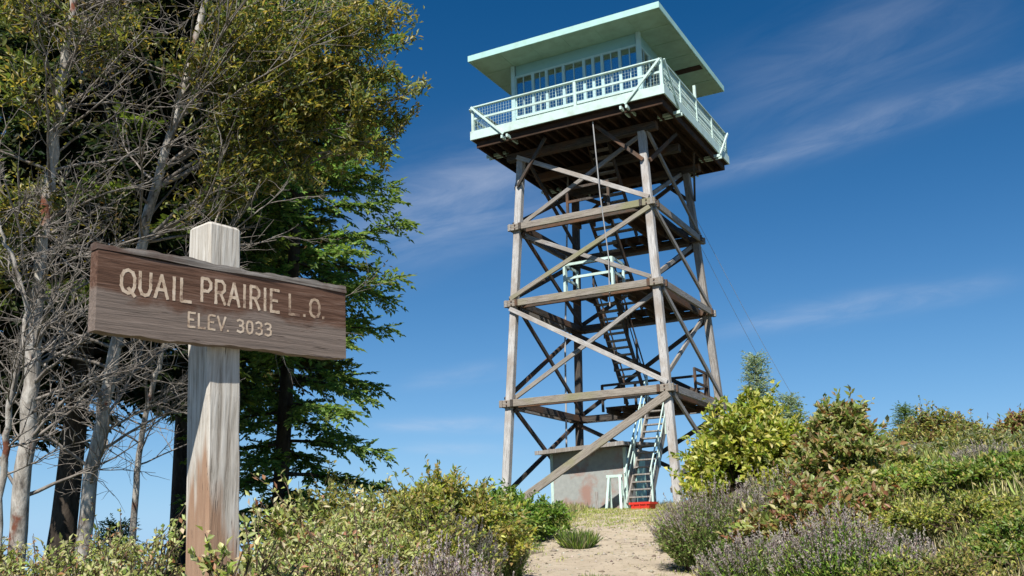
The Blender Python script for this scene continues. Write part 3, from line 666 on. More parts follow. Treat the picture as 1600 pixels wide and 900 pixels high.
# routed letters
G = {'Q': [[(.5, 1), (.2, .92), (.04, .7), (.04, .3), (.2, .08), (.5, 0), (.8, .08), (.96, .3), (.96, .7), (.8, .92), (.5, 1)], [(.55, .22), (.98, -.1)]],
     'U': [[(.08, 1), (.08, .3), (.25, .05), (.5, 0), (.75, .05), (.92, .3), (.92, 1)]], 'A': [[(0, 0), (.5, 1), (1, 0)], [(.2, .36), (.8, .36)]],
     'I': [[(.5, 0), (.5, 1)]], 'L': [[(.1, 1), (.1, 0), (.9, 0)]], 'P': [[(.1, 0), (.1, 1), (.65, 1), (.9, .85), (.9, .62), (.65, .46), (.1, .46)]],
     'R': [[(.1, 0), (.1, 1), (.65, 1), (.9, .85), (.9, .62), (.65, .48), (.1, .48)], [(.5, .48), (.95, 0)]],
     'E': [[(.9, 1), (.1, 1), (.1, 0), (.9, 0)], [(.1, .52), (.72, .52)]], 'V': [[(0, 1), (.5, 0), (1, 1)]],
     'O': [[(.5, 1), (.2, .92), (.06, .7), (.06, .3), (.2, .08), (.5, 0), (.8, .08), (.94, .3), (.94, .7), (.8, .92), (.5, 1)]],
     '3': [[(.1, .9), (.4, 1), (.8, .92), (.88, .74), (.7, .55), (.4, .52)], [(.7, .55), (.92, .38), (.88, .12), (.5, 0), (.1, .1)]],
     '0': [[(.5, 1), (.22, .9), (.12, .65), (.12, .35), (.22, .1), (.5, 0), (.78, .1), (.88, .35), (.88, .65), (.78, .9), (.5, 1)]],
     '.': [[(.2, 0), (.2, .06)]]}
def lettering(parent, items, mat, z):
    mb = MB(); r2 = random.Random(3)
    def stroke(p0, p1, w):
        v = Vector((p1[0]-p0[0], p1[1]-p0[1])); L = v.length
        if L < 1e-6: return
        d = v/L; nn = Vector((-d.y, d.x))*w/2; ns = max(2, int(L/.006)); A = Vector(p0)-d*w*.3; B = Vector(p1)+d*w*.3; vv = []
        for i in range(ns+1):
            P = A.lerp(B, i/ns); j1, j2 = 1+r2.uniform(-.16, .12), 1+r2.uniform(-.16, .12)
            a = P+nn*j1; c = P-nn*j2; zz = z+stroke.k; vv += [(a.x, a.y, zz), (c.x, c.y, zz)]
        mb.raw(vv, [(2*i, 2*i+1, 2*i+3, 2*i+2) for i in range(ns)]); stroke.k += .000012
    stroke.k = 0
    for ch, x, y, w, h, th in items:
        for line in G[ch]:
            for a, b2 in zip(line[:-1], line[1:]):
                stroke((x+a[0]*w, y+a[1]*h), (x+b2[0]*w, y+b2[1]*h), th)
    return mb.build('lettering', mat, parent)
m, nt, b = new_mat('letter_paint'); g1 = tex(nt, 'n', 26, (1, 1, 1), 7, .7); c = ramp(nt, g1, [(.36, (.20, .12, .085)), (.45, (.50, .38, .27)), (.62, (.66, .54, .42))])
nt.links.new(c, b.inputs['Base Color']); b.inputs['Roughness'].default_value = .8; M_['letter'] = m
m, nt, b = new_mat('worn_letter_paint'); g1 = tex(nt, 'n', 22, (1, 1, 1), 7, .7); c = ramp(nt, g1, [(.42, (.17, .10, .07)), (.52, (.40, .29, .20)), (.70, (.60, .47, .35))])
nt.links.new(c, b.inputs['Base Color']); b.inputs['Roughness'].default_value = .8; M_['letter_worn'] = m
LET = []   # filled by word(); coordinates are on the board face
def word(txt, x0, x1, ybase, ytop, narrow='I', th=.012):
    ws = [(.42 if ch == 'I' else .34 if ch == '.' else 1.0 if ch in 'QO' else .92) for ch in txt]; gap = .26; tot = sum(ws)+gap*(len(txt)-1); k = (x1-x0)/tot; x = x0
    for ch, w in zip(txt, ws): LET.append((ch, x, ybase, w*k, ytop-ybase, th)); x += (w+gap)*k
BOARD_WORDS = [('QUAIL', -.515, -.205, -.012, .080, .0), ('PRAIRIE', -.165, .232, -.001, .096, .0), ('L.', .280, .385, -.001, .088, .35), ('O.', .398, .492, .001, .084, .35), ('ELEV.', -.222, -.022, -.114, -.056, .1), ('3033', .010, .188, -.112, -.058, .15)]
for t_, x0, x1, y0, y1, wear in BOARD_WORDS:
    LET = []; word(t_, x0, x1, y0, y1, th=.0135 if y1-y0 > .07 else .0095)
    lettering(bo, LET, M_['letter_worn'] if wear > .3 else M_['letter'], BTH/2+.0012)

# ------------------------------------------------------------------ vegetation
def curve_pts(p0, d0, length, n, wander, lift):
    pts = [np.array(p0, float)]; d = np.array(d0, float); d /= np.linalg.norm(d); st = length/n
    for _ in range(n):
        d = d+rng.normal(0, wander, 3)+np.array([0, 0, lift]); d /= np.linalg.norm(d); pts.append(pts[-1]+d*st)
    return np.array(pts)

def conifer(base, height, radius, zlow, trunk_r, label, lean=(0, 0), cols=None, dens=1.0, droop=-.10, shape=.75, needle=(.19, .068), bare=True, rmin=.25, side=None, group='tall firs at left', sway=None, nb=None):
    """trunk with limbs; each limb carries flat sprays of short twigs"""
    t = empty('conifer_tree', tuple(base), label=label, cat='tree', group=group)
    n = 12; zz = np.linspace(0, height, n); cx = lean[0]*zz; cy = lean[1]*zz
    tp = np.stack([cx, cy, zz-.3], 1); tr = trunk_r*(1-zz/height)**.8+.012; tr[0] *= 1.3
    tube_obj('trunk', [(tp, tr)], M_['bark_fir'], t, 9)
    limbs = []; P = []; D = []; W = []; C = []; Ln = []; Wd = []
    NB = nb or int(height*9.5*dens)
    for k in range(NB):
        u = (k+rng.uniform(0, 1))/NB; z = zlow+(height-zlow)*u; az = k*2.39996+rng.uniform(-.4, .4)
        v = (z-zlow)/(height-zlow); rr = radius*((1-v)**shape)*rng.uniform(.72, 1.12)+rmin*.3
        rr *= .72+.28*min(1, v/.35)
        if side is not None: rr *= 1+side[1]*math.cos(az-side[0])
        st = np.array([lean[0]*z, lean[1]*z, z-.3]); d0 = np.array([math.cos(az), math.sin(az), .12+.5*v-.1])
        m_ = 9; pts = curve_pts(st, d0, rr, m_, .035, droop*(1-.8*v)/2+ .0)
        pts[:, 2] += np.linspace(0, 1, m_+1)**3*rr*.10
        lr = .010+.013*rr*(1-v*.5); limbs.append((pts, np.linspace(lr, .004, m_+1)))
        # twigs on both sides
        nt_ = max(8, int(rr*19)); 
        for q in range(nt_):
            tt = .16+.84*(q+rng.uniform(0, 1))/nt_
            idx = min(m_-1, int(tt*m_)); fr = tt*m_-idx; p = pts[idx]*(1-fr)+pts[min(idx+1, m_)]*fr; dd = pts[min(idx+1, m_)]-pts[idx]; dd /= np.linalg.norm(dd)+1e-9
            sd = 1 if q % 2 else -1; sidev = np.cross(dd, [0, 0, 1]); sidev /= np.linalg.norm(sidev)+1e-9
            tl_ = (.14+.30*rr*(1-tt)*(tt**.3)+.10)*rng.uniform(.6, 1.25); tl_ = min(tl_, .75)
            td = dd*.75+sidev*sd*.8+np.array([0, 0, rng.normal(-.10, .34)]); td /= np.linalg.norm(td)
            ns = max(3, int(tl_/.045)); s = np.linspace(.0, 1, ns)
            pp = p+td*tl_*s[:, None]+np.array([0, 0, -.12*tl_])*(s[:, None]**2)
            up = np.array([0, 0, 1.])+rng.normal(0, .18, 3); sv = np.cross(td, up); sv /= np.linalg.norm(sv)
            limbs.append((np.array([pp[0], pp[-1]]), [.005, .002])) if tl_ > .3 else None
            for si in (1, -1):
                P.append(pp); D.append(np.tile(td*.95+sv*si*.75, (ns, 1))+rng.normal(0, .26, (ns, 3))); W.append(np.tile(up+np.array([0, -.5, 0]), (ns, 1))+rng.normal(0, .7, (ns, 3)))
                Ln.append(needle[0]*rng.uniform(.6, 1.15, ns)*(1-.35*s)); Wd.append(needle[1]*rng.uniform(.7, 1.3, ns)); C.append(np.full(ns, tt))
            P.append(pp[-1:]); D.append(td[None]); W.append(up[None]); Ln.append(np.array([needle[0]*.9])); Wd.append(np.array([needle[1]])); C.append(np.array([tt*1.0]))
    tube_obj('branches', limbs, M_['bark_fir'], t, 4)
    P = np.concatenate(P); D = np.concatenate(D); W = np.concatenate(W); Ln = np.concatenate(Ln); Wd = np.concatenate(Wd); tt = np.concatenate(C)
    col = pick(cols or [(.018, .036, .014), (.028, .050, .016), (.04, .062, .016)], len(P), .22)
    tip = np.clip((tt-.72)/.28, 0, 1)[:, None]*rng.uniform(.1, .9, (len(P), 1)); col = col*(1-tip)+tip*np.array([[.20, .27, .05]])*rng.uniform(.7, 1.2, (len(P), 1))  # limb ends tinted paler to paint in sunlit tips
    leaf_obj('crown', [leaves_np(P, D, W, Ln, Wd, col, .15)], M_['needle'], t)
    return t

def gz(p, dz=0): return np.array([p[0], p[1], float(ground_z(p[0], p[1]))+dz])
def at_px(x, d):       # ground point below pixel column x at distance d
    p = px(x, 830, d); return gz(p)

b1 = at_px(281, 21.5); conifer(b1, 21, 4.9, 5.4, .20, 'tall dense dark fir with a slim black trunk behind the sign post', lean=(-.015, 0), dens=1.25, side=(0.1, .12), cols=[(.018, .032, .014), (.03, .048, .016), (.055, .072, .018), (.10, .10, .022)])
b2 = at_px(432, 16.2); conifer(b2, 15.5, 2.5, 1.0, .13, 'dark fir with drooping lower boughs against the sky right of the sign', lean=(.026, 0), dens=.86, shape=.55, droop=-.14, cols=[(.09, .17, .045), (.16, .26, .06), (.25, .34, .09)], needle=(.16, .052))
b3 = at_px(95, 13.2); conifer(b3, 14, 3.4, 3.0, .17, 'dark fir with a thick leaning black trunk between the two bare trees', lean=(.03, 0), dens=1.15, cols=[(.014, .028, .012), (.022, .038, .014), (.04, .052, .015)])
b4 = at_px(-90, 15); conifer(b4, 13, 3.2, 3.0, .16, 'dark fir cut off by the left edge of the photo', dens=.9)
for (x, yt, d, r_, lb, cols) in [(182, 790, 16, .40, 'small young green fir between the bare tree trunks at left', [(.12, .22, .06), (.18, .28, .09)]),
                                (1203, 520, 21, .30, 'slender pale grey-green young fir rising above the yellow-green bush', [(.28, .36, .20), (.38, .44, .30)]),
                                (1436, 612, 27, .35, 'small dark young fir poking up behind the ridge bush at right', [(.12, .19, .07), (.18, .25, .09)]),
                                (1252, 590, 22, .5, 'short pale young fir with broad boughs right of the slender one', [(.24, .32, .17), (.34, .40, .26)]),
                                (1350, 640, 20, .45, 'short young fir behind the dark red-tinged bush', [(.12, .19, .07), (.18, .25, .09)])]:
    base = at_px(x, d); top = px(x, yt, d); conifer(base, float(top[2]-base[2]), r_+.35, .15, .03, lb, cols=cols, dens=4.5, shape=.9, droop=.02, needle=(.085, .022), rmin=.05, group='young firs among the shrubs')

def bare_tree(path, depth, r0, label, leafclumps, n_br, seed, right=.5, leafcol=None, reach=(1.0, 2.4), dead=False, lowz=.12, scatter=None):
    """path: trunk in pixels of the photo, given its own depth per point"""
    pts = np.array([px(x, y, d) for x, y, d in path]); base = gz(pts[0]); pts[0] = base-np.array([0, 0, .2])
    t = empty('bare_tree', tuple(base), label=label, cat='tree', group='bare grey trees at left')
    seg = np.linspace(0, len(pts)-1, 40); tr = np.stack([np.interp(seg, range(len(pts)), pts[:, k]) for k in range(3)], 1)
    tr[1:-1] = (tr[:-2]+tr[1:-1]*2+tr[2:])/4; tr += np.concatenate([[[0, 0, 0]], rng.normal(0, .010, (39, 3))]); tr -= base
    rad = r0*(1-np.linspace(0, .72, 40)**1.0); rad[:3] *= [1.35, 1.18, 1.06]
    tube_obj('trunk', [(tr, rad)], M_['bark_pale'], t, 9)
    L1 = []; ends = []
    for k in range(n_br):
        u = lowz+(1-lowz)*(k+rng.uniform(0, 1))/n_br; i = int(u*38); p = tr[i]; r = rad[i]
        rv = rng.uniform(-1, 1); az = rng.uniform(0, 2*math.pi)
        d0 = np.array([math.cos(az), math.sin(az)*.8, 0]); 
        if rng.uniform() < right: d0[0] = abs(d0[0])+.2
        d0 = unit(d0)*rng.uniform(.75, 1.0)+np.array([0, 0, rng.uniform(.15, .95)]); ln = rng.uniform(*reach)*(1-.45*u*(0 if right > .6 else 1))
        br = curve_pts(p, d0, ln, 9, .10, .015); L1.append((br, np.linspace(min(r*.34, .020), .0038, 10)))
        for q in range(rng.integers(5, 9)):
            j = rng.integers(2, 9); dd = br[j]-br[j-1]; d2 = unit(dd)+rng.normal(0, .55, 3)+np.array([0, 0, .12]); l2 = ln*rng.uniform(.22, .5)
            b2_ = curve_pts(br[j], d2, l2, 6, .14, .01); L1.append((b2_, np.linspace(.0062, .0022, 7)))
            for s in range(rng.integers(3, 7)):
                j2 = rng.integers(1, 6); d3 = unit(b2_[j2]-b2_[j2-1])+rng.normal(0, .7, 3); b3_ = curve_pts(b2_[j2], d3, l2*rng.uniform(.25, .6), 4, .18, 0)
                L1.append((b3_, np.linspace(.0034, .0014, 5))); ends.append(b3_[-1])
            ends.append(b2_[-1])
    # limbs carrying the leaf clumps
    packs = []
    for (x, y, d, rad_c, n_l) in leafclumps:
        c = px(x, y, d)-base; i = int(np.argmin(np.linalg.norm(tr-(c-np.array([0, 0, .5*abs(c[0])])), axis=1))); i = max(3, min(i, 38)); v = c-tr[i]; ln = np.linalg.norm(v)
        s = np.linspace(0, 1, 10)[:, None]; br = tr[i]+v*s+np.array([0, 0, .12*ln])*np.sin(s*math.pi)*.6+rng.normal(0, .02*ln, (10, 3))*s*(1-s)*2
        L1.append((br, np.linspace(min(rad[i]*.5, .03), .007, 10)))
        for q in range(34):
            j = rng.integers(3, 10); d2 = rng.normal(0, 1, 3)+unit(v)*.7; b2_ = curve_pts(br[j], d2, rad_c*rng.uniform(.5, 1.15), 5, .15, .03); L1.append((b2_, np.linspace(.007, .0025, 6)))
            nl = int(n_l*1.25/34); jj = rng.integers(2, 6, nl); pp = b2_[jj]+rng.normal(0, .05, (nl, 3))*rad_c*1.6
            dd = rng.normal(0, .8, (nl, 3))+unit(v)*.4+np.array([0, 0, .5]); col = pick(leafcol or [(.17, .19, .045), (.26, .26, .055), (.36, .29, .065), (.10, .14, .04)], nl, .2)
            packs.append(leaves_np(pp, dd, np.array([-.05, -.5, .8])+rng.normal(0, .55, (nl, 3)), rng.uniform(.04, .115, nl), rng.uniform(.018, .042, nl), col))
    if scatter:
        E_ = np.array([e for e in ends if e[2]+base[2] > scatter[0]]); E_ = E_[rng.uniform(0, 1, len(E_)) < scatter[1]]; m_ = scatter[2]
        pp = np.repeat(E_, m_, axis=0)+rng.normal(0, .085, (len(E_)*m_, 3)); nl = len(pp)
        packs.append(leaves_np(pp, rng.normal(0, .8, (nl, 3))+np.array([0, 0, .4]), np.array([0, 0, 1.])+rng.normal(0, .7, (nl, 3)), rng.uniform(.04, .075, nl), rng.uniform(.016, .028, nl), pick([(.10, .105, .025), (.16, .135, .03), (.14, .10, .035), (.06, .075, .022)], nl, .2)))
    V, F = tubes_np(L1, 4); obj('branches', mesh_np('branches', V, F, 4, smooth=True), M_['twig_pale'], t)
    if packs: leaf_obj('leaves', packs, M_['leaf'], t)
    return t
bare_tree([(28, 892, 9.4), (40, 700, 9.4), (55, 520, 9.5), (68, 360, 9.6), (88, 190, 9.7), (108, 40, 9.8), (122, -90, 9.9)], 9.5, .088,
          'nearly bare grey tree with peeling reddish bark at the far left', [(40, 20, 9.6, .55, 900), (30, 150, 9.4, .45, 520), (10, 330, 9.3, .4, 420), (-10, 420, 9.4, .45, 420), (190, 60, 10.4, .5, 700), (70, 310, 10, .3, 200)], 50, 1, right=.5, reach=(.8, 2.2), scatter=(1.6, .12, 12))
bare_tree([(118, 895, 10.6), (142, 760, 10.6), (160, 640, 10.6), (190, 500, 10.7), (225, 365, 10.8), (262, 230, 10.9), (300, 90, 11.0), (330, -40, 11.1), (350, -120, 11.2)], 10.8, .085,
          'leaning grey bare tree with olive leaf clusters reaching right over the sign',
          [(360, 60, 10.8, .6, 1100), (470, 40, 11.2, .65, 1300), (560, 95, 11.4, .62, 2300), (600, 165, 11.5, .55, 2300), (575, 30, 11.6, .6, 2000), (615, 215, 11.6, .4, 1400), (520, 150, 11.5, .6, 1600), (540, 200, 11.3, .55, 1200), (480, 130, 11.0, .6, 1100), (380, 270, 10.8, .45, 500), (575, 235, 11.4, .35, 700), (430, 200, 11.2, .5, 600), (620, 120, 11.6, .35, 700)], 46, 2, right=.62, reach=(1.1, 2.7), scatter=(1.7, .14, 12))
bare_tree([(205, 880, 12.0), (212, 760, 12.0), (228, 640, 12.0), (262, 520, 12.0), (300, 430, 12.1), (345, 330, 12.2)], 12, .045, 'thin twiggy dead sapling between leaning tree and sign post', [], 26, 3, right=.5, reach=(.7, 1.5), lowz=.25)
bare_tree([(8, 880, 8.4), (2, 740, 8.4), (20, 600, 8.4), (45, 480, 8.5), (10, 380, 8.5), (-20, 300, 8.5)], 8.5, .035, 'thin crooked dead sapling at the left edge', [], 30, 4, right=.6, reach=(.5, 1.3), lowz=.2)

def shrub(x, ytop, w_px, d, label, cols, leaf=(.045, .018), n=5200, depth=None, stemmat='twig_brown', shoots=.35, weights=None, hmin=.35, clump=.24, nclump=None, group=None, name='leafy_shrub', cat='shrub', base=None, dryness=0):
    base = at_px(x, d) if base is None else base; top = px(x, ytop, d); h = max(float(top[2]-base[2]), hmin)*1.07; rx = w_px/FPX*d/2*1.30; ry = depth/2 if depth else rx*.85; n = int(n*2.5); LK = 1.18 if d > 11 else 1.0; n = int(n*(1.35 if 14 <= d < 16 else 1))
    t = empty(name, tuple(base), label=label, cat=cat, group=group)
    nc = nclump or int(40+46*min(1.6, rx*h/.5)); ph = rng.uniform(0, 6.28, 4)
    cl = []; k = 0
    while len(cl) < nc and k < 4000:
        k += 1; q = rng.normal(0, 1, 3); q /= np.linalg.norm(q); q[2] = abs(q[2])*1.0-.12; rr = rng.uniform(.55, 1.0)
        lump = 1+.16*math.sin(math.atan2(q[1], q[0])*3+ph[0])+.12*math.sin(math.atan2(q[1], q[0])*5+ph[1])
        cl.append(np.array([q[0]*rx*rr*lump, q[1]*ry*rr*lump, h*(.12+.72*max(0, q[2])*rr*(lump*.35+.65)+.06)]))
    for q in range(7): a_ = rng.uniform(0, 6.28); q2 = rng.uniform(0, .55); cl.append(np.array([math.cos(a_)*q2*rx, math.sin(a_)*q2*ry, h*rng.uniform(.80, .97)*(1-.25*q2)]))
    cl = np.array(cl); rC = clump*(rx+ry+h)/3*rng.uniform(.65, 1.35, len(cl))
    lines = []; P = []; D = []; per = max(20, n//len(cl))
    for c, r in zip(cl, rC):
        p0 = np.array([c[0]*.22, c[1]*.22, -.05]); s = np.linspace(0, 1, 7)[:, None]; br = p0+(c-p0)*s+np.array([0, 0, .10*h])*np.sin(s*math.pi)*-.6+rng.normal(0, .012, (7, 3)); lines.append((br, np.linspace(.009+.005*h, .0035, 7)))
        nt_ = 9; out = unit(c-np.array([0, 0, h*.25]))
        for q in range(nt_):
            d2 = rng.normal(0, .75, 3)+out*.8+np.array([0, 0, .35]); ln = r*rng.uniform(.6, 1.4)*(1.6 if rng.uniform() < shoots*.5 else 1); tw_ = curve_pts(c+rng.normal(0, .3, 3)*r, d2, ln, 5, .12, .03); lines.append((tw_, np.linspace(.0045, .0018, 6)))
            m_ = per//nt_; f = rng.uniform(.1, 5, m_); i = f.astype(int); i = np.minimum(i, 4); fr = (f-i)[:, None]; pp = tw_[i]*(1-fr)+tw_[i+1]*fr; dd = tw_[i+1]-tw_[i]
            P.append(pp+rng.normal(0, leaf[1]*.5, (m_, 3))); D.append(unit(dd)*.8+rng.normal(0, .75, (m_, 3))+np.array([0, 0, .15]))
    P = np.concatenate(P); D = np.concatenate(D)
    hs = h/1.07/np.percentile(P[:, 2], 99.4); uu = P[:, :2] @ RT; ws = (w_px*1.10/FPX*d)/(np.percentile(uu, 96.5)-np.percentile(uu, 3.5)); sc3 = np.array([ws, ws, hs]); P = P*sc3; lines = [(a_*sc3, b_) for a_, b_ in lines]
    V, F = tubes_np(lines, 4); obj('stems', mesh_np('stems', V, F, 4, smooth=True), M_[stemmat], t)
    N_ = len(P); keep = P[:, 2] > -.02; P = P[keep]; D = D[keep]; N_ = len(P)
    col = pick(cols, N_, .2, weights)
    leaf_obj('leaves', [leaves_np(P, D, np.array([-.07, -.55, .85])+rng.normal(0, .42, (N_, 3)), leaf[0]*1.2*LK*rng.uniform(.4, 1.35, N_), leaf[1]*1.4*LK*rng.uniform(.6, 1.3, N_), col)], M_['leaf'], t)
    return t

def heather(x, ytop, w_px, d, label, n=700, green=[(.18, .28, .06), (.27, .34, .10), (.13, .21, .05), (.34, .33, .16)], head=[(.38, .335, .30), (.43, .39, .32), (.34, .28, .285)], headlen=.10, leafy=26, hmin=.3, depth=None, name='flowering_shrub', cat='shrub', group=None, headfrac=.56):
    """fan of upright leafy stems, most ending in a long faded flower head"""
    base = at_px(x, d); top = px(x, ytop, d); h = max(float(top[2]-base[2]), hmin); rx = w_px/FPX*d/2; ry = depth/2 if depth else rx*.8
    t = empty(name, tuple(base), label=label, cat=cat, group=group)
    packs = []; lines = []
    for k in range(n):
        a = rng.uniform(0, 2*math.pi); q = math.sqrt(rng.uniform(0, 1)); bx, by = q*rx*.55*math.cos(a), q*ry*.55*math.sin(a)
        hh = h*rng.uniform(.62, 1.0)*(1-.42*q*q)*(1.12 if rng.uniform() < .1 else 1); tip = np.array([math.cos(a)*q*rx*1.05, math.sin(a)*q*ry*1.05, hh])+rng.normal(0, .035, 3)
        p0 = np.array([bx, by, -.02]); X, Y = base[0]+bx, base[1]+by; p0[2] = float(ground_z(X, Y))-base[2]-.03
        s = np.linspace(0, 1, 5)[:, None]; st = p0+(tip-p0)*s; st[:, :2] += (p0[:2]-tip[:2])*.18*np.sin(s*math.pi); lines.append((st, np.linspace(.004, .002, 5)))
        m_ = leafy; f = rng.uniform(.22, .9, m_)[:, None]; pp = p0+(tip-p0)*f; dr = unit(tip-p0); dd = dr*.75+rng.normal(0, .5, (m_, 3)); packs.append(leaves_np(pp, dd, rng.normal(0, 1, (m_, 3)), rng.uniform(.035, .075, m_), rng.uniform(.010, .018, m_), pick(green, m_, .2)))
        if rng.uniform() < headfrac:
            m2 = 16; hl = headlen*rng.uniform(.6, 1.4); f = rng.uniform(0, 1, m2)[:, None]; pp = tip-dr*hl*.3+dr*hl*f; dd = dr*1.0+rng.normal(0, .45, (m2, 3)); packs.append(leaves_np(pp, dd, rng.normal(0, 1, (m2, 3)), rng.uniform(.018, .032, m2), rng.uniform(.007, .012, m2), pick(head, m2, .16)))
    V, F = tubes_np(lines, 3); obj('stems', mesh_np('stems', V, F, 4), M_['twig_brown'], t); leaf_obj('foliage', packs, M_['dry'], t)
    return t

PALE = [(.38, .42, .13), (.52, .53, .24), (.26, .33, .08), (.55, .49, .29), (.40, .21, .11)]; PW = [.27, .27, .22, .16, .08]
OLIVE = [(.21, .25, .06), (.33, .34, .09), (.15, .20, .045), (.42, .36, .11)]
YEL = [(.30, .34, .05), (.42, .43, .08), (.18, .25, .04), (.52, .50, .16)]
DARKR = [(.15, .20, .05), (.26, .30, .08), (.30, .18, .08), (.44, .40, .20), (.20, .27, .06), (.34, .36, .12)]
GREEN = [(.13, .24, .035), (.20, .32, .05), (.09, .17, .03), (.27, .34, .07)]
GREY = [(.22, .25, .13), (.30, .30, .16), (.16, .20, .09)]
# left side, near to far
shrub(352, 872, 120, 3.35, 'pale yellow-green shrub overlapping the foot of the sign post', PALE, (.032, .014), 3800, weights=PW, group='pale leafy shrubs left of the path')
shrub(245, 842, 210, 6.0, 'low pale shrub left of the sign post under the thin sapling', PALE, (.042, .018), 3600, weights=PW, group='pale leafy shrubs left of the path')
shrub(80, 862, 240, 7.2, 'low pale-green shrub around the feet of the bare trees', PALE, (.045, .018), 4200, weights=PW, group='pale leafy shrubs left of the path')
shrub(-10, 858, 120, 8, 'pale-green shrub in the lower left corner', PALE, (.045, .018), 2800, weights=PW, group='pale leafy shrubs left of the path')
shrub(185, 838, 140, 8.6, 'pale-green bush in front of the small young fir', PALE, (.045, .018), 3000, weights=PW, group='pale leafy shrubs left of the path')
shrub(455, 798, 250, 7.0, 'pale shrub with some reddish leaves just right of the sign post', PALE, (.044, .018), 7500, weights=PW, group='pale leafy shrubs left of the path')
shrub(562, 800, 240, 8.2, 'cream-tipped pale shrub in the middle of the left thicket', PALE, (.045, .018), 7000, weights=PW, group='pale leafy shrubs left of the path')
shrub(530, 855, 240, 5.6, 'dense pale shrub at the bottom edge left of the grey dead bush', PALE, (.034, .014), 5200, weights=PW, group='pale leafy shrubs left of the path')
shrub(415, 858, 150, 5.0, 'small pale shrub at the bottom edge beside the sign post', PALE, (.03, .013), 3200, weights=PW, group='pale leafy shrubs left of the path')
shrub(520, 760, 170, 12, 'yellow-olive shrub under the fir boughs at the back of the thicket', OLIVE+[(.28, .26, .05)], (.05, .02), 4200, group='leafy shrubs on the hilltop')
shrub(600, 776, 180, 11.5, 'olive shrub with yellow tips rising from the thicket left of the round bush', OLIVE+[(.24, .24, .06)], (.05, .02), 4600, group='leafy shrubs on the hilltop')
shrub(692, 748, 175, 12.4, 'round olive bush with brownish top left of the tower', OLIVE+YEL[:2]+[(.36, .28, .10)], (.055, .024), 9500, group='leafy shrubs on the hilltop')
shrub(655, 788, 150, 10.4, 'yellow-green shrub in front of the round olive bush', YEL+OLIVE, (.05, .02), 3600, group='leafy shrubs on the hilltop')
shrub(800, 768, 120, 18.6, 'bright green leafy bush at the foot of the left tower leg', GREEN, (.07, .028), 5200, shoots=.8, group='leafy shrubs on the hilltop')
shrub(762, 782, 90, 17, 'bright green bush between round olive bush and tower leg', GREEN+[(.2, .24, .06)], (.06, .025), 3800, shoots=.8, group='leafy shrubs on the hilltop')
heather(712, 803, 150, 11.5, 'grey-green upright herb clump in front of the round olive bush', 420, green=[(.09, .12, .05), (.13, .16, .07)], head=[(.22, .21, .20), (.20, .18, .17)], group='flowering and dry clumps along the path')
heather(775, 818, 100, 12.5, 'green upright weed clump on the left edge of the path', 300, headfrac=.35, group='flowering and dry clumps along the path')
heather(690, 838, 170, 7.2, 'greyish mauve dead brush at the bottom edge beside the path', 520, green=[(.32, .27, .21), (.40, .35, .28), (.24, .22, .14)], head=[(.46, .40, .38), (.40, .34, .33)], leafy=18, group='flowering and dry clumps along the path')
heather(762, 872, 90, 7.6, 'small brown dry clump at the bottom edge by the path', 220, green=[(.20, .16, .10), (.16, .15, .07)], head=[(.34, .28, .25)], leafy=16, group='flowering and dry clumps along the path')
heather(610, 842, 90, 6.6, 'grey dry twiggy clump among the pale shrubs', 220, green=[(.17, .16, .10), (.22, .19, .13)], head=[(.33, .29, .27)], leafy=16, group='flowering and dry clumps along the path')
# right side
shrub(1188, 622, 160, 18.5, 'large yellow-green broad-leaved bush right of the tower', YEL, (.10, .045), 8800, clump=.22, depth=2.2, group='leafy shrubs on the hilltop')
shrub(1142, 690, 80, 19.5, 'yellow-green lower bush beside the right tower leg', YEL+GREEN, (.085, .036), 2600, group='leafy shrubs on the hilltop')
shrub(1328, 632, 112, 15.5, 'tall dark green bush with reddish leaves behind the flowering shrubs', DARKR, (.085, .036), 8200, clump=.24, depth=1.6, group='leafy shrubs on the hilltop')
shrub(1392, 708, 110, 15, 'brown-green bush sloping right beside the tall dark bush', DARKR+OLIVE, (.07, .03), 4200, group='leafy shrubs on the hilltop')
shrub(1285, 755, 175, 12.6, 'reddish broad-leaved shrub between the two flowering shrubs', DARKR+[(.30, .13, .07), (.26, .25, .08)], (.075, .034), 4600, group='leafy shrubs on the hilltop')
shrub(1375, 770, 80, 12.6, 'dark leafy shrub at the right foot of the tall dark bush', DARKR, (.07, .03), 2400, group='leafy shrubs on the hilltop')
heather(1132, 752, 220, 13.4, 'broad mauve-grey flowering shrub on the right edge of the path', 1350, group='flowering and dry clumps along the path')
heather(1222, 732, 150, 15.4, 'mauve-grey flowering shrub under the yellow-green bush', 560, group='flowering and dry clumps along the path')
heather(1065, 800, 80, 15.5, 'small grey flowering clump beside the red crate', 240, group='flowering and dry clumps along the path')
heather(1180, 838, 190, 10.6, 'green-stemmed flowering shrub at the bottom edge right of the path', 760, green=GREEN+GREY, group='flowering and dry clumps along the path')
heather(1305, 802, 190, 9.6, 'bright green flowering shrub with mauve tips at bottom right of centre', 980, green=GREEN, headlen=.13, group='flowering and dry clumps along the path')
heather(1420, 842, 120, 9.0, 'sparse olive flowering clump at the bottom right', 360, green=OLIVE+GREY, group='flowering and dry clumps along the path')
shrub(1484, 640, 118, 25, 'rounded olive bush with reddish top on the skyline at right', OLIVE+[(.20, .12, .06)], (.075, .03), 5200, group='leafy shrubs on the hilltop')
shrub(1628, 640, 90, 22, 'red-brown bush on the skyline at the right edge', OLIVE+[(.24, .10, .06), (.2, .08, .05)], (.07, .03), 2600, group='leafy shrubs on the hilltop')
shrub(1550, 672, 180, 17, 'grey-green low bush below the skyline at the right edge', GREY+OLIVE, (.06, .022), 4400, group='leafy shrubs on the hilltop')
shrub(1415, 696, 150, 19, 'pale grey-green low bush below the rounded skyline bush', GREY+OLIVE, (.055, .02), 3600, group='leafy shrubs on the hilltop')
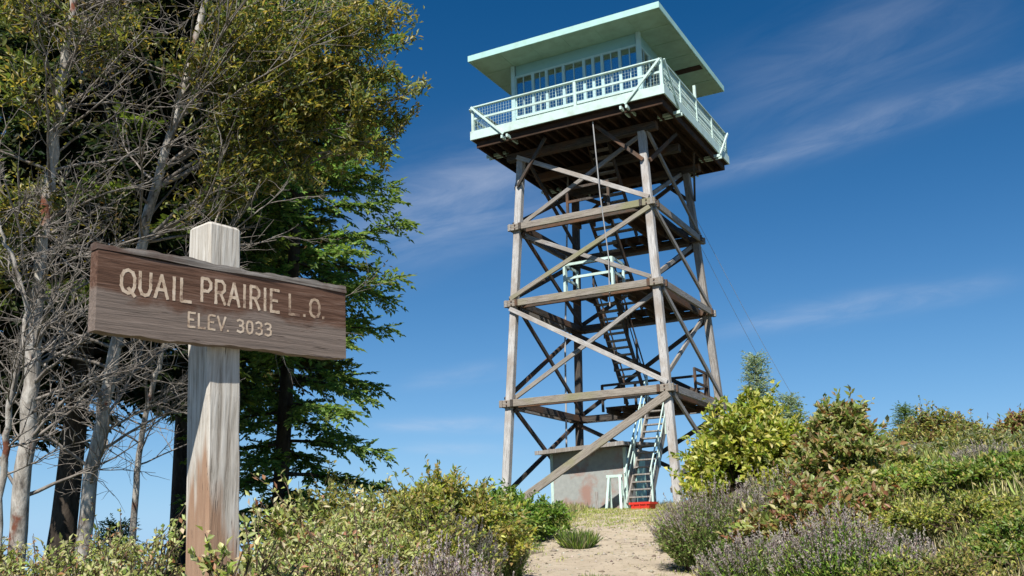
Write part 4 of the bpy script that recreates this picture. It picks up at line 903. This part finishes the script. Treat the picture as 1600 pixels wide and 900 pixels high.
heather(1480, 690, 150, 17.5, 'mauve-grey clump on the slope below the rounded skyline bush', 420, green=GREY, group='flowering and dry clumps along the path')
shrub(1445, 735, 190, 13, 'yellow-green low shrub in the middle of the right slope', YEL+OLIVE+GREEN, (.05, .02), 4600, group='leafy shrubs on the hilltop')
shrub(1585, 750, 180, 11.5, 'green shrub against the right edge halfway up the slope', GREEN+OLIVE, (.05, .02), 4200, group='leafy shrubs on the hilltop')
shrub(1510, 785, 220, 10.5, 'olive-yellow spreading shrub on the lower right slope', YEL+OLIVE, (.045, .018), 4800, group='leafy shrubs on the hilltop')
shrub(1600, 828, 130, 8.6, 'green leafy shrub in the lower right corner', GREEN+OLIVE, (.04, .017), 3800, group='leafy shrubs on the hilltop')
shrub(1490, 858, 200, 8.2, 'dry olive-brown shrub at the bottom edge on the right', OLIVE+[(.26, .20, .11)], (.036, .014), 3800, group='leafy shrubs on the hilltop')
shrub(1375, 868, 90, 8.4, 'small yellow-green shrub at the bottom edge right of the flowering shrub', YEL+GREEN, (.036, .014), 2200, group='leafy shrubs on the hilltop')
heather(1560, 720, 110, 14, 'pale mauve clump above the green edge shrub', 300, green=GREY, group='flowering and dry clumps along the path')
# grass tufts on the path
def tuft(x, d, h, r, label, n=260, cols=None):
    base = at_px(x, d); t_ = []; a = rng.uniform(0, 6.28, n); q = np.sqrt(rng.uniform(0, 1, n))*r
    P = np.stack([q*np.cos(a), q*np.sin(a), np.zeros(n)], 1); P[:, 2] = ground_z(base[0]+P[:, 0], base[1]+P[:, 1])-base[2]
    D = np.stack([np.cos(a)*.5*q/r, np.sin(a)*.5*q/r, np.ones(n)], 1)+rng.normal(0, .22, (n, 3)); v = leaves_np(P, D, rng.normal(0, 1, (n, 3)), h*rng.uniform(.5, 1.1, n), np.full(n, .014), pick(cols or GREEN+GREY, n, .2))
    o = leaf_obj('grass_tuft', [v], M_['dry']); o.location = tuple(base); tag(o, label, 'grass tuft', group='grass tufts on the path'); return o
tuft(902, 17.0, .34, .23, 'round green grass tuft in the middle of the path', 900)
tuft(932, 12.5, .14, .22, 'low sparse grass tuft near the bottom of the path', 260)
tuft(868, 22, .22, .3, 'small dry yellow tuft on the path near the shed', 300, OLIVE+[(.3, .26, .12)])
# ------------------------------------------------------------------ ground cover
def cover(name, n, drange, srange, h, wd, cols, label, cat, keep, mat='dry', size_k=.0):
    d = drange[0]+(drange[1]-drange[0])*rng.uniform(0, 1, n)**.8; s = rng.uniform(srange[0], srange[1], n)
    k = keep(d, s); d = d[k]; s = s[k]; cx, cy = from_ds(d, s)
    m_ = 7; X = np.repeat(cx, m_)+rng.normal(0, .05, len(cx)*m_); Y = np.repeat(cy, m_)+rng.normal(0, .05, len(cx)*m_); N_ = len(X)
    P = np.stack([X, Y, ground_z(X, Y)-.01], 1); D = np.array([0, 0, 1.])+rng.normal(0, .38, (N_, 3)); dd = np.repeat(d, m_)
    L_ = h*rng.uniform(.35, 1.2, N_)*np.repeat(rng.uniform(.5, 1.3, len(cx)), m_); Wd = wd*(1+dd*.03)*rng.uniform(.6, 1.2, N_)
    ci = np.repeat(rng.integers(0, len(cols), len(cx)), m_); col = np.array(cols)[ci]*(1+rng.normal(0, .2, (N_, 1))); col = np.clip(col, .01, .8)
    o = leaf_obj(name, [leaves_np(P, D, rng.normal(0, 1, (N_, 3)), L_, Wd, col)], M_[mat]); tag(o, label, cat, kind='stuff')
def offp(lo): return lambda d, s: (np.abs(s-path_c(np.clip(d, 0, 33))) > path_w(d)*lo) & (rng.uniform(0, 1, len(d)) < np.clip(.35+.6*np.abs(np.sin(d*.9+s*1.3)), 0, 1)) & (np.abs(s) < d*.62+2)
cover('dry_grass', 42000, (4, 36), (-11, 16), .24, .007, [(.46, .40, .20), (.36, .36, .14), (.25, .32, .09), (.52, .46, .27)], 'dry straw-coloured grass covering the hilltop', 'grass', offp(.95))
cover('green_weeds', 26000, (5, 34), (-11, 16), .20, .020, [(.18, .28, .05), (.27, .34, .08), (.32, .34, .12), (.38, .38, .13)], 'low green weeds growing between the shrubs', 'weeds', offp(1.15), 'leaf')
def onp(d, s):
    o_ = np.abs(s-path_c(np.clip(d, 0, 33)))/path_w(d); return (o_ < 1.1) & (rng.uniform(0, 1, len(d)) < np.clip((o_-.5)*1.0, .02, 1)+.9*np.clip((d-20)/5, 0, 1))
cover('path_grass', 24000, (9, 32), (-1, 6), .085, .008, [(.38, .41, .12), (.25, .34, .07), (.46, .42, .20)], 'short yellowing grass invading the path below the tower', 'grass', onp)
# pebbles and crumbs on the path
n = 2600; d = rng.uniform(7, 28, n); s = path_c(d)+rng.uniform(-1, 1, n)*path_w(d); X, Y = from_ds(d, s); Z = ground_z(X, Y)+.032
ic = np.array([(1, 0, 0), (-1, 0, 0), (0, 1, 0), (0, -1, 0), (0, 0, 1), (0, 0, -1.)]); jf = np.array([(0, 2, 4), (2, 1, 4), (1, 3, 4), (3, 0, 4), (2, 0, 5), (1, 2, 5), (3, 1, 5), (0, 3, 5)])
r = rng.gamma(2.0, .006, n)+.004; r[:60] = rng.uniform(.025, .06, 60); sh_ = ic[None]*r[:, None, None]*rng.uniform(.6, 1.3, (n, 6, 1))*np.array([1, 1, .6]); V = sh_+np.stack([X, Y, Z], 1)[:, None, :]
F = (jf[None]+np.arange(n)[:, None, None]*6).reshape(-1, 3); pm = mesh_np('pebbles', V.reshape(-1, 3), F, 3, np.repeat(pick([(.40, .35, .28), (.28, .24, .19), (.5, .46, .4), (.17, .14, .11)], n, .15), 6, axis=0))
o = obj('pebbles', pm, M_['dry']); tag(o, 'small stones scattered over the sandy path', 'pebbles', kind='stuff')
